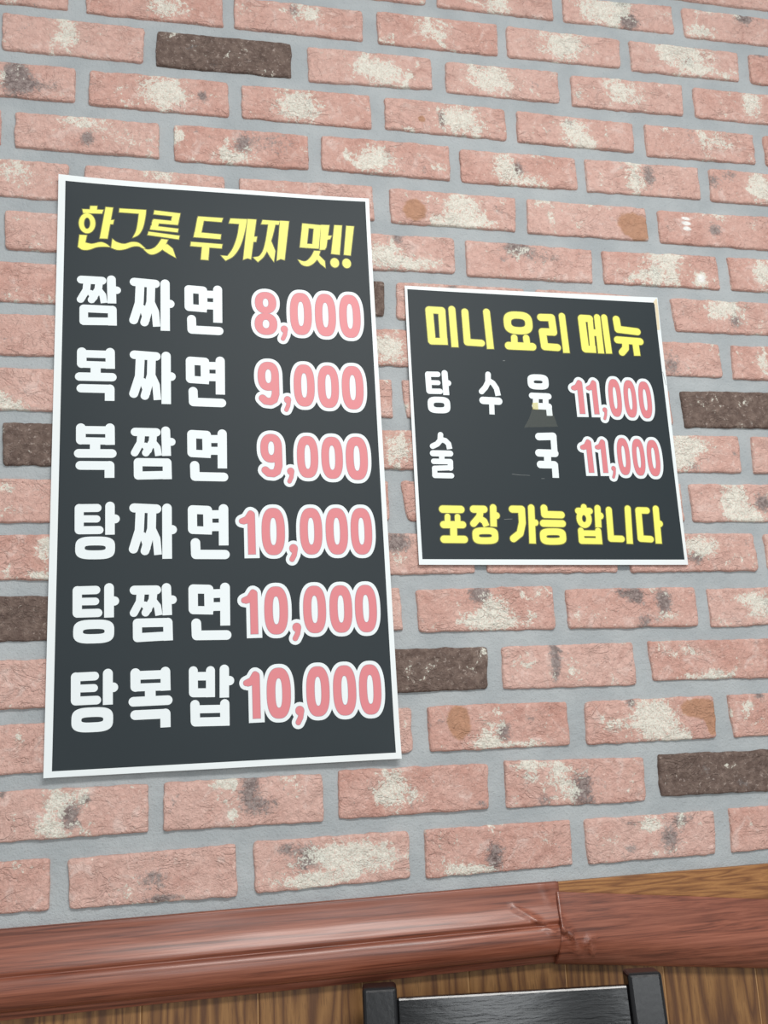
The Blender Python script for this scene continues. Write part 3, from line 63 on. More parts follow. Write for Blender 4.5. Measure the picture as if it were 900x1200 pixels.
# ------------------------------------------------------------------ helpers
def link(name, bm, mats, parent=None, smooth=False):
    me = bpy.data.meshes.new(name); bm.to_mesh(me); bm.free()
    for m in (mats if isinstance(mats, (list, tuple)) else [mats]): me.materials.append(m)
    if smooth:
        for p in me.polygons: p.use_smooth = True
    o = bpy.data.objects.new(name, me); C.objects.link(o)
    if parent: o.parent = parent
    return o
def struct(o): o['kind'] = 'structure'; return o
def thing(name, label, cat, loc, rz=0.0, group=None):
    o = bpy.data.objects.new(name, None); C.objects.link(o); o.location = loc; o.rotation_euler = (0, 0, rz)
    o.empty_display_size = 0.05
    o['label'] = label; o['category'] = cat
    if group: o['group'] = group
    return o
class NT:
    def __init__(s, name):
        s.m = bpy.data.materials.new(name); s.m.use_nodes = True; s.t = s.m.node_tree
        s.b = s.t.nodes['Principled BSDF']; s.out = s.t.nodes['Material Output']
    def n(s, typ, **kw):
        nd = s.t.nodes.new(typ)
        for k, v in kw.items(): setattr(nd, k, v)
        return nd
    def put(s, sock, v):
        if isinstance(v, bpy.types.NodeSocket): s.t.links.new(v, sock)
        else: sock.default_value = v
    def math(s, op, a, b=None, c=None, clamp=False):
        nd = s.n('ShaderNodeMath', operation=op, use_clamp=clamp); s.put(nd.inputs[0], a)
        if b is not None: s.put(nd.inputs[1], b)
        if c is not None: s.put(nd.inputs[2], c)
        return nd.outputs[0]
    def mix(s, f, a, b, blend='MIX'):
        nd = s.n('ShaderNodeMix', data_type='RGBA', blend_type=blend); s.put(nd.inputs[0], f)
        s.put(nd.inputs[6], a if isinstance(a, bpy.types.NodeSocket) else (*a, 1)); s.put(nd.inputs[7], b if isinstance(b, bpy.types.NodeSocket) else (*b, 1))
        return nd.outputs[2]
    def coord(s, scale=(1, 1, 1), loc=(0, 0, 0)):
        tc = s.n('ShaderNodeTexCoord'); mp = s.n('ShaderNodeMapping'); s.t.links.new(tc.outputs['Object'], mp.inputs[0])
        mp.inputs['Scale'].default_value = scale; mp.inputs['Location'].default_value = loc
        return mp.outputs[0]
    def noise(s, vec, scale, detail=4, rough=.55, dist=0.0):
        nd = s.n('ShaderNodeTexNoise'); s.t.links.new(vec, nd.inputs['Vector'])
        nd.inputs['Scale'].default_value = scale; nd.inputs['Detail'].default_value = detail
        nd.inputs['Roughness'].default_value = rough; nd.inputs['Distortion'].default_value = dist
        return nd.outputs['Fac']
    def ramp(s, f, *stops):
        nd = s.n('ShaderNodeValToRGB'); s.put(nd.inputs[0], f); e = nd.color_ramp.elements
        while len(e) < len(stops): e.new(0.5)
        for el, (p, c) in zip(e, stops): el.position = p; el.color = (*c, 1) if len(c) == 3 else c
        return nd.outputs['Color']
    def smooth(s, f, lo, hi):
        nd = s.n('ShaderNodeMapRange', interpolation_type='SMOOTHSTEP'); s.put(nd.inputs[0], f)
        nd.inputs[1].default_value = lo; nd.inputs[2].default_value = hi
        return nd.outputs[0]
    def attr(s, name):
        nd = s.n('ShaderNodeAttribute'); nd.attribute_name = name
        return nd
    def bump(s, h, dist, strength=1.0, prev=None):
        nd = s.n('ShaderNodeBump'); s.put(nd.inputs['Height'], h); nd.inputs['Distance'].default_value = dist; nd.inputs['Strength'].default_value = strength
        if prev: s.t.links.new(prev, nd.inputs['Normal'])
        s.t.links.new(nd.outputs[0], s.b.inputs['Normal']); return nd.outputs[0]
    def set(s, **kw):
        for k, v in kw.items(): s.put(s.b.inputs[k], v if not (isinstance(v, tuple) and len(v) == 3) else (*v, 1))
        return s.m
def lin(r, g, b):
    f = lambda c: (c / 12.92 if c <= .04045 else ((c + .055) / 1.055) ** 2.4)
    return tuple(f(v / 255.0) for v in (r, g, b))
PINK_A = lin(215, 174, 162); PINK_B = lin(203, 156, 143); PINK_C = lin(223, 189, 178); PINK_L = lin(231, 206, 197)
MORT_A = lin(176, 181, 183); MORT_B = lin(162, 168, 171)
RAIL_D = lin(88, 45, 32); RAIL_M = lin(136, 77, 57); RAIL_L = lin(160, 98, 76)
BLACK_A = lin(36, 45, 50); BLACK_B = lin(41, 50, 54); WHITE = lin(226, 233, 235); YELLOW = lin(238, 236, 104); RED = lin(213, 122, 128)
# ------------------------------------------------------------------ materials
def brick_material():
    k = NT('brick_clay'); v = k.coord()
    a = k.attr('stain'); sep = k.n('ShaderNodeSeparateColor'); k.t.links.new(a.outputs['Color'], sep.inputs[0])
    W_, S_, R_ = sep.outputs
    W_ = k.math('ADD', W_, k.math('MULTIPLY', k.smooth(k.noise(k.coord((1, 1, 1), (9, 2, 4)), 26, 3, .6, .5), .53, .70), .42))
    S_ = k.math('ADD', S_, k.math('MULTIPLY', k.smooth(k.noise(k.coord((1, 1, 1), (1, 7, 3)), 31, 3, .6, .5), .58, .74), .38))
    b = k.attr('kiln'); sb = k.n('ShaderNodeSeparateColor'); k.t.links.new(b.outputs['Color'], sb.inputs[0])
    tone, dark, paint = sb.outputs
    n1 = k.noise(v, 22, 5, .6); n2 = k.noise(v, 95, 4, .65); n3 = k.noise(v, 330, 3, .7); n4 = k.noise(v, 170, 4, .75, .4); n5 = k.noise(v, 60, 6, .7, .6)
    n6 = k.noise(v, 36, 5, .65, 1.2); n7 = k.noise(v, 560, 2, .6)
    base = k.mix(k.smooth(n1, .3, .7), PINK_A, PINK_B)
    base = k.mix(k.smooth(tone, .0, 1.), base, k.mix(.5, base, PINK_C))
    base = k.mix(k.math('MULTIPLY', k.smooth(n6, .54, .68), .55), base, PINK_L)             # pale bloom of the clay
    base = k.mix(k.math('MULTIPLY', k.smooth(n6, .46, .34), .30), base, lin(178, 128, 116))     # harder fired clouds
    base = k.mix(k.math('MULTIPLY', k.smooth(n4, .58, .68), .65), base, lin(234, 208, 196))   # lime specks
    base = k.mix(k.math('MULTIPLY', k.smooth(n3, .61, .71), .6), base, lin(140, 102, 93))   # grit
    base = k.mix(k.math('MULTIPLY', k.smooth(n7, .62, .72), .45), base, lin(238, 216, 206))
    dk = k.mix(k.smooth(n2, .35, .7), lin(104, 87, 80), lin(130, 112, 103))
    dk = k.mix(k.math('MULTIPLY', k.smooth(n4, .56, .68), .8), dk, lin(176, 160, 151))
    dk = k.mix(k.math('MULTIPLY', k.smooth(n3, .6, .7), .6), dk, lin(84, 70, 66))
    base = k.mix(dark, base, dk)
    # soot, whitewash and rust sit in patches, broken up by grain
    grain = k.math('ADD', k.math('MULTIPLY', n5, .34), k.math('ADD', k.math('MULTIPLY', n4, .36), k.math('MULTIPLY', n3, .30)))
    sf = k.smooth(k.math('ADD', k.math('MULTIPLY', S_, 1.0), k.math('MULTIPLY', k.math('SUBTRACT', grain, .5), 3.4)), .20, .74)
    wf = k.smooth(k.math('ADD', k.math('MULTIPLY', W_, 1.1), k.math('MULTIPLY', k.math('SUBTRACT', grain, .5), 3.8)), .42, .57)
    holes = k.math('SUBTRACT', 1.0, k.math('MULTIPLY', k.smooth(n7, .54, .62), .6))
    wsoft = k.math('MULTIPLY', k.smooth(W_, .02, .8), .24)
    base = k.mix(wsoft, base, lin(228, 208, 194))
    base = k.mix(k.math('MULTIPLY', sf, .80), base, k.mix(k.smooth(n4, .38, .62), lin(88, 88, 90), lin(150, 144, 142)))
    base = k.mix(k.math('MULTIPLY', k.math('MULTIPLY', wf, .88), holes), base, k.mix(k.smooth(n3, .4, .7), lin(238, 238, 226), lin(218, 215, 201)))
    base = k.mix(k.math('MULTIPLY', k.smooth(k.math('ADD', R_, k.math('MULTIPLY', k.math('SUBTRACT', n2, .5), .5)), .40, .62), .85), base, k.mix(n2, lin(172, 124, 96), lin(196, 150, 120)))
    base = k.mix(k.smooth(paint, .3, .6), base, lin(246, 244, 240))
    k.set(**{'Base Color': base, 'Roughness': .85, 'Specular IOR Level': .2})
    # moulding folds: thin ragged lines where the clay creased
    fold = k.noise(k.coord((1, 1, 1.7), (3, 1, 5)), 30, 4, .6, .8); fm = k.smooth(k.noise(v, 17, 2), .42, .6)
    rid = k.math('MULTIPLY', k.smooth(k.math('SUBTRACT', 1.0, k.math('ABSOLUTE', k.math('MULTIPLY_ADD', fold, 2.0, -1.0))), .90, 1.0), fm)
    fl = k.noise(v, 130, 5, .7, 1.0)
    h = k.math('ADD', k.math('MULTIPLY', n2, .45), k.math('ADD', k.math('MULTIPLY', fl, .8), k.math('ADD', k.math('MULTIPLY', n3, .35), k.math('MULTIPLY', rid, -.24))))
    k.bump(h, .0042, 1.0)
    return k.m
def mortar_material():
    k = NT('grey_mortar'); v = k.coord(); n1 = k.noise(v, 14, 4); n2 = k.noise(v, 420, 3, .7); n3 = k.noise(v, 90, 4, .6)
    c = k.mix(k.smooth(n1, .3, .7), MORT_A, MORT_B)
    c = k.mix(k.math('MULTIPLY', k.smooth(n2, .6, .72), .4), c, lin(120, 128, 132))
    k.set(**{'Base Color': c, 'Roughness': .9, 'Specular IOR Level': .2})
    k.bump(k.math('ADD', k.math('MULTIPLY', n3, .7), k.math('MULTIPLY', n2, .45)), .003, .9)
    return k.m
def grain_material(name, c_dark, c_mid, c_light, axis, rough, coat=0.0, stretch=22.0, freq=70.0, contrast=1.0, bump=.0004):
    """wood grain that runs along one axis of the object"""
    k = NT(name)
    at = k.attr('plank'); tc = k.n('ShaderNodeTexCoord')
    add = k.n('ShaderNodeVectorMath', operation='ADD'); k.t.links.new(tc.outputs['Object'], add.inputs[0])
    cx = k.n('ShaderNodeCombineXYZ'); k.t.links.new(at.outputs['Fac'], cx.inputs[0]); k.t.links.new(at.outputs['Fac'], cx.inputs[2]); k.t.links.new(cx.outputs[0], add.inputs[1])
    mp = k.n('ShaderNodeMapping'); k.t.links.new(add.outputs[0], mp.inputs[0])
    sc_ = [1.0, 1.0, 1.0]; sc_[axis] = 1.0 / stretch
    mp.inputs['Scale'].default_value = sc_
    v = mp.outputs[0]
    n1 = k.noise(v, freq, 4, .55, 1.2); n2 = k.noise(v, freq * 5, 3, .6, .3); n3 = k.noise(v, freq * .25, 2)
    f = k.math('ADD', k.math('MULTIPLY', n1, .7), k.math('MULTIPLY', n2, .3))
    c = k.ramp(f, (.5 - .18 / contrast, c_dark), (.5, c_mid), (.5 + .18 / contrast, c_light))
    c = k.mix(k.math('MULTIPLY', k.smooth(n3, .35, .65), .3), c, c_dark)
    k.set(**{'Base Color': c, 'Roughness': rough, 'Coat Weight': coat, 'Coat Roughness': .18})
    if bump: k.bump(n2, bump, .5)
    return k
M = {}
M['brick'] = brick_material(); M['mortar'] = mortar_material()
def flame_material(name, axis, c_dark, c_mid, c_light, rough, scale, stretch, rings):
    """plain-sawn figure: growth rings cut along the board, plus fine pores"""
    k = NT(name); at = k.attr('plank'); tc = k.n('ShaderNodeTexCoord')
    cx = k.n('ShaderNodeCombineXYZ')
    for q in range(3): k.t.links.new(at.outputs['Fac'], cx.inputs[q])
    add = k.n('ShaderNodeVectorMath', operation='ADD'); k.t.links.new(tc.outputs['Object'], add.inputs[0]); k.t.links.new(cx.outputs[0], add.inputs[1])
    mp = k.n('ShaderNodeMapping'); k.t.links.new(add.outputs[0], mp.inputs[0]); q = [1., 1., 1.]; q[axis] = 1 / stretch; mp.inputs['Scale'].default_value = q
    v = mp.outputs[0]
    big = k.noise(v, scale, 2, .45, .3); fine = k.noise(v, scale * 9, 3, .6); pore = k.noise(v, scale * 28, 2, .5)
    r = k.math('FRACT', k.math('MULTIPLY_ADD', big, rings, k.math('MULTIPLY', fine, .35)))
    c = k.ramp(r, (.0, c_mid), (.30, c_light), (.62, c_mid), (.80, c_dark), (1.0, c_mid))
    c = k.mix(k.math('MULTIPLY', k.smooth(pore, .52, .66), .45), c, c_dark)
    k.set(**{'Base Color': c, 'Roughness': rough, 'Specular IOR Level': .35}); k.bump(pore, .0003, .4)
    return k
M['panel'] = flame_material('brown_wood_panel', 2, lin(92, 62, 43), lin(122, 86, 53), lin(144, 106, 66), .5, 24, 12, 10).m
M['board'] = flame_material('brown_wood_board', 0, lin(118, 77, 49), lin(146, 100, 61), lin(168, 120, 74), .45, 75, 18, 9).m
M['rail'] = grain_material('red_brown_vinyl_rail', RAIL_D, RAIL_M, RAIL_L, 0, .38, coat=.15, stretch=45, freq=170, contrast=1.25, bump=.0002).m
k = NT('poster_black_print'); v = k.coord(); n = k.noise(v, 7, 3)
k.set(**{'Base Color': k.mix(n, BLACK_A, BLACK_B), 'Roughness': .5, 'Specular IOR Level': .24}); M['print'] = k.m
k = NT('poster_white_paper'); v = k.coord(); n = k.noise(v, 9, 3)
k.set(**{'Base Color': k.mix(k.smooth(n, .35, .75), WHITE, lin(226, 230, 230)), 'Roughness': .45}); M['paper'] = k.m
def plain(name, col, rough=.45): return NT(name).set(**{'Base Color': col, 'Roughness': rough})
M['seam'] = plain('pale_panel_seam', lin(176, 138, 96), .5)
M['white'] = plain('white_ink', WHITE)
M['yellow'] = plain('yellow_ink', YELLOW)
M['olive'] = plain('olive_ink_edge', lin(112, 108, 40))
M['red'] = plain('red_ink', RED)
M['grey'] = plain('grey_ink_edge', lin(172, 138, 148))
M['scuff'] = plain('pale_scuff', lin(120, 124, 124), .6)
M['aged'] = plain('yellowed_paper_edge', lin(222, 208, 178), .5)
k = NT('clear_tape'); k.set(**{'Base Color': lin(196, 198, 176), 'Roughness': .3, 'Alpha': .07}); M['tape'] = k.m
k = NT('yellowed_tape'); k.set(**{'Base Color': lin(226, 214, 130), 'Roughness': .25, 'Alpha': .5}); M['tape_y'] = k.m
ck = grain_material('black_painted_wood', lin(11, 11, 13), lin(13, 13, 15), lin(28, 29, 32), 0, .15, coat=0, stretch=7, freq=45, contrast=1.0, bump=.00035); ck.b.inputs['Specular IOR Level'].default_value = .4; M['black'] = ck.m
k = NT('black_lacquer'); v = k.coord(); k.set(**{'Base Color': lin(17, 17, 20), 'Roughness': .27, 'Specular IOR Level': .45}); k.bump(k.noise(v, 160, 3), .0003, .4); M['lacquer'] = k.m
k = NT('grey_floor'); v = k.coord(); k.set(**{'Base Color': k.mix(k.noise(v, 6), lin(150, 138, 124), lin(172, 160, 146)), 'Roughness': .5}); M['floor'] = k.m
# ------------------------------------------------------------------ floor
bm = bmesh.new(); bmesh.ops.create_cube(bm, size=1, matrix=Matrix.Translation((0.1, -1.95, -0.02)) @ Matrix.Diagonal((2.6, 4.1, .04, 1)))
struct(link('floor', bm, M['floor']))
# ------------------------------------------------------------------ brick wall: every brick a rough moulded face standing proud of the mortar
rnd = random.Random(11)
def gsum(L, X, Z):
    s = 0.0
    for (bx, bz, rx, rz, w) in L:
        dx = (X - bx) / rx; dz = (Z - bz) / rz; d = dx * dx + dz * dz
        if d < 6: s = max(s, w * math.exp(-0.8 * d)) if s == 0 else min(1.4, s + w * math.exp(-0.8 * d))
    return s
def near(L, x0, x1, z0, z1): return [b for b in L if b[0] + 2.5 * b[2] > x0 and b[0] - 2.5 * b[2] < x1 and z0 - 12 < b[1] < z1 + 12]
def brick_wall():
    V, Fc, MI, ST, KI = [], [], [], [], []
    for bi, (tlx, tlz, trx, trz, brx, brz, blx, blz, dk) in enumerate(BRICKS):
        x0, x1, z0, z1 = min(tlx, blx), max(trx, brx), min(blz, brz), max(tlz, trz)
        seen = x1 > 80 and x0 < 1300 and z0 < 110
        tone = rnd.random(); off = rnd.uniform(-.4, .5); seed = Vector((bi * 3.17, bi * 1.31, 0))
        if seen: wl, sl, rl, pl = (near(L, x0, x1, z0, z1) for L in (WHITES, SOOTS, RUSTS, PAINTS))
        else:
            cx = rnd.uniform(x0 + 50, x1 - 50); wl = [(cx, rnd.uniform(z0, z1), rnd.uniform(18, 32), rnd.uniform(14, 24), rnd.choice((.5, .9, 1)))]
            sl = [(cx + rnd.uniform(-25, 25), (z0 + z1) / 2, 10, 14, rnd.choice((0, .6, .9)))]; rl = pl = []
            if rnd.random() < .05: dk = 1
        d3 = [0.0, 0.4, 1.1, 2.6]                     # rows of points next to each edge, for the rounded arris
        gs = 3.0 if seen else 8.0; nu = max(4, int((x1 - x0) / gs)); nv = max(4, int((z1 - z0) / gs))
        Lx, Lz = x1 - x0, z1 - z0
        us = [d / Lx for d in d3] + [(2.6 + (Lx - 5.2) * i / nu) / Lx for i in range(1, nu)] + [1 - d / Lx for d in reversed(d3)]
        vs = [d / Lz for d in d3] + [(2.6 + (Lz - 5.2) * i / nv) / Lz for i in range(1, nv)] + [1 - d / Lz for d in reversed(d3)]
        base = len(V); NU = len(us); cr = rnd.uniform(2.5, 6)
        for v in vs:
            for u in us:
                X = (tlx * (1 - u) + trx * u) * (1 - v) + (blx * (1 - u) + brx * u) * v
                Z = (tlz * (1 - u) + trz * u) * (1 - v) + (blz * (1 - u) + brz * u) * v
                du = min(u, 1 - u) * Lx; dv = min(v, 1 - v) * Lz
                if du < cr and dv < cr:               # rounded corners: push corner points inward
                    a, b = cr - du, cr - dv; r = math.hypot(a, b); mx = max(a, b)
                    if r > 0:
                        q = mx / r; na, nb = a * q, b * q
                        X += (a - na) * (1 if u < .5 else -1) * 1.0; Z += (b - nb) * (-1 if v < .5 else 1) * 1.0
                    de = cr - mx
                else: de = min(du, dv)
                p = Vector((X * .018, Z * .018, 0)) + seed
                edge = math.exp(-de / 5.0)
                X += noise.noise(p * 3.1) * 1.5 * edge + noise.noise(p * 9) * .6 * edge
                Z += noise.noise(p * 3.1 + Vector((7, 3, 1))) * 1.5 * edge + noise.noise(p * 9 + Vector((4, 8, 1))) * .7 * edge
                out = off + 1.1 * noise.noise(p * 1.3) + .7 * noise.noise(p * 4.2 + Vector((2, 2, 2)))
                rg = 1 - abs(noise.noise(Vector((X * .028, Z * .06, bi * 2.3)))) * 9
                if rg > 0: out -= rg * .9             # folds and drag marks in the clay
                out -= 7.5 * max(0.0, 1 - de / 1.5) ** 1.6 + .5 * math.exp(-de / 3.0)
                V.append((wx(X), -out / 1000.0, wz(Z)))
                ST.append((min(1, gsum(wl, X, Z) / 1.4), min(1, gsum(sl, X, Z)), min(1, gsum(rl, X, Z)), 1))
                KI.append((tone, float(dk), min(1, gsum(pl, X, Z)), 1))
        for j in range(len(vs) - 1):
            for i in range(NU - 1):
                a = base + j * NU + i; Fc.append((a, a + NU, a + NU + 1, a + 1)); MI.append(0)
    # mortar bed, tooled nearly flush
    X0, X1, Z0, Z1 = -520.0, 1740.0, -1206.0, 445.0; nx, nz = 226, 236; base = len(V)
    for j in range(nz + 1):
        for i in range(nx + 1):
            X = X0 + (X1 - X0) * i / nx; Z = Z0 + (Z1 - Z0) * j / nz
            p = Vector((X * .02, Z * .02, 5.0)); d = 4.3 + .9 * noise.noise(p) + .6 * noise.noise(p * 4)
            V.append((wx(X), d / 1000.0, wz(Z))); ST.append((0, 0, 0, 1)); KI.append((0, 0, 0, 1))
    for j in range(nz):
        for i in range(nx):
            a = base + j * (nx + 1) + i; Fc.append((a, a + 1, a + nx + 2, a + nx + 1)); MI.append(1)
    # masonry body behind the bed
    b = len(V); y0, y1 = .006, .12
    for (x, z) in ((wx(X0), wz(Z0)), (wx(X1), wz(Z0)), (wx(X1), wz(Z1)), (wx(X0), wz(Z1))):
        for y in (y0, y1): V.append((x, y, z)); ST.append((0, 0, 0, 1)); KI.append((0, 0, 0, 1))
    for f in ((0, 2, 3, 1), (2, 4, 5, 3), (4, 6, 7, 5), (6, 0, 1, 7), (1, 3, 5, 7)): Fc.append(tuple(b + q for q in f)); MI.append(1)
    me = bpy.data.meshes.new('wall_back'); me.from_pydata(V, [], Fc); me.materials.append(M['brick']); me.materials.append(M['mortar'])
    me.polygons.foreach_set('material_index', MI); me.polygons.foreach_set('use_smooth', [True] * len(Fc))
    for nm, D in (('stain', ST), ('kiln', KI)):
        at = me.attributes.new(nm, 'FLOAT_COLOR', 'POINT'); at.data.foreach_set('color', [c for q in D for c in q])
    o = bpy.data.objects.new('wall_back', me); C.objects.link(o); struct(o)
brick_wall()
# ------------------------------------------------------------------ wood panelling under the bricks
def plank_attr(o, vals):
    at = o.data.attributes.new('plank', 'FLOAT', 'POINT'); at.data.foreach_set('value', vals)
SEAMS = [-520, -330, -205, -85, 40, 152, 302, 426.5, 543, 667, 786, 910, 1031.6, 1150, 1270, 1395, 1520, 1740]
V, Fc, PA = [], [], []
for i, (a, b) in enumerate(zip(SEAMS, SEAMS[1:])):
    n = len(V); g = 1.1
    prof = [(a, 4.6), (a + .5, 4.3), (a + 1.3, 5.2), (a + 2.2, 4.4), (b - .5, 4.4), (b, 4.6)]
    for Z in (-1206, -2153):
        for (X, y) in prof: V.append((wx(X), y / 1000, wz(Z))); PA.append(i * 1.37)
    for q in range(5): Fc.append((n + q, n + q + 6, n + q + 7, n + q + 1))
n = len(V)
for x in (wx(-520), wx(1740)):
    for z in (wz(-2153), wz(-1206)):
        for y in (.0095, .12): V.append((x, y, z)); PA.append(0)
for f in ((0, 4, 5, 1), (2, 3, 7, 6), (0, 1, 3, 2), (4, 6, 7, 5), (1, 5, 7, 3), (0, 2, 6, 4)): Fc.append(tuple(n + q for q in f))
me = bpy.data.meshes.new('wall_lower'); me.from_pydata(V, [], Fc); me.materials.append(M['panel']); me.materials.append(M['seam'])
for p in me.polygons:
    if p.index < 5 * (len(SEAMS) - 1) and p.index % 5 in (0, 4): p.material_index = 1
o = struct(bpy.data.objects.new('wall_lower', me)); C.objects.link(o); plank_attr(o, PA)
def profile_strip(name, mat, prof, X0, X1, zt, step, tilt=0.0, ridges=(), close=True, smooth=True, wob=0.0):
    """a moulding: prof = (drop below the top edge, stand-off from the wall) in mm, run along X"""
    V, Fc = [], []; n = max(2, int((X1 - X0) / step)); P = prof; m = len(P)
    ca, sa = math.cos(tilt), math.sin(tilt)
    for i in range(n + 1):
        s = (X1 - X0) * i / n
        for (d, y) in P:
            X = X0 + s * ca - d * sa * (1 if tilt else 0); Z = zt - s * sa - d * ca
            yy = y
            if y > 0.5:
                yy += wob * noise.noise(Vector((X * .012, d * .05, 3)))
                for (ax, az, bx, bz, h, w) in ridges:
                    t = max(0, min(1, ((X - ax) * (bx - ax) + (Z - az) * (bz - az)) / ((bx - ax) ** 2 + (bz - az) ** 2)))
                    dd = math.hypot(X - ax - t * (bx - ax), Z - az - t * (bz - az)); yy += h * math.exp(-(dd / w) ** 2)
            V.append((wx(X), -yy / 1000, wz(Z)))
    for i in range(n):
        for q in range(m - 1):
            a = i * m + q; Fc.append((a, a + 1, a + m + 1, a + m))
    Fc.append(tuple(range(m))[::-1]); Fc.append(tuple(n * m + q for q in range(m)))
    me = bpy.data.meshes.new(name); me.from_pydata(V, [], Fc); me.materials.append(mat)
    for p in me.polygons: p.use_smooth = smooth and len(p.vertices) == 4
    o = bpy.data.objects.new(name, me); C.objects.link(o); struct(o)
    plank_attr(o, [zt * .01] * len(V)); return o
# horizontal board that shows above the sagging rail
profile_strip('trim_1', M['board'], [(0, -4.4), (0, 1.2), (1, 2), (62, 2), (63, 1), (63, -4.4)], 560, 1730, -1203.5, 60, smooth=False)
def dense(P, k=4):
    o = []
    for a, b in zip(P, P[1:]):
        for i in range(k): o.append((a[0] + (b[0] - a[0]) * i / k, a[1] + (b[1] - a[1]) * i / k))
    return o + [P[-1]]
def bulge(d0, d1, y0, y1, hgt, n=14):
    o = []
    for i in range(n + 1):
        t = math.pi * i / n; o.append((d0 + (d1 - d0) * (1 - math.cos(t)) / 2, y0 + (y1 - y0) * i / n + hgt * math.sin(t)))
    return o
left_prof = [(0, -4.4), (0, 2.5)] + dense([(0.8, 3.2), (9, 3.6), (16, 4.6), (24, 7.0), (32, 11.0), (38, 14.4), (40, 15.0)], 3) + [(42, 14.6), (44, 13.4)] + bulge(45, 80, 13.0, 5.0, 11) + [(80.6, 4.6), (87, 4.2), (87.4, 3.5), (87.4, -4.4)]
profile_strip('trim_2', M['rail'], left_prof, -518, 783, -1203.0, 4, ridges=RIDGE_L, wob=.5)
right_prof = [(0, 3)] + [(79 * (1 - math.cos(math.pi * t / 30)) / 2, 4.6 + 15.5 * max(0.0, math.sin(math.pi * ((1 - math.cos(math.pi * t / 30)) / 2) ** 1.35)) ** .75) for t in range(31)] + [(79.4, 3)]
profile_strip('trim_3', M['rail'], right_prof, 779, 1720, -1213.5, 3, tilt=math.radians(6.3), ridges=RIDGE_R, wob=.7)
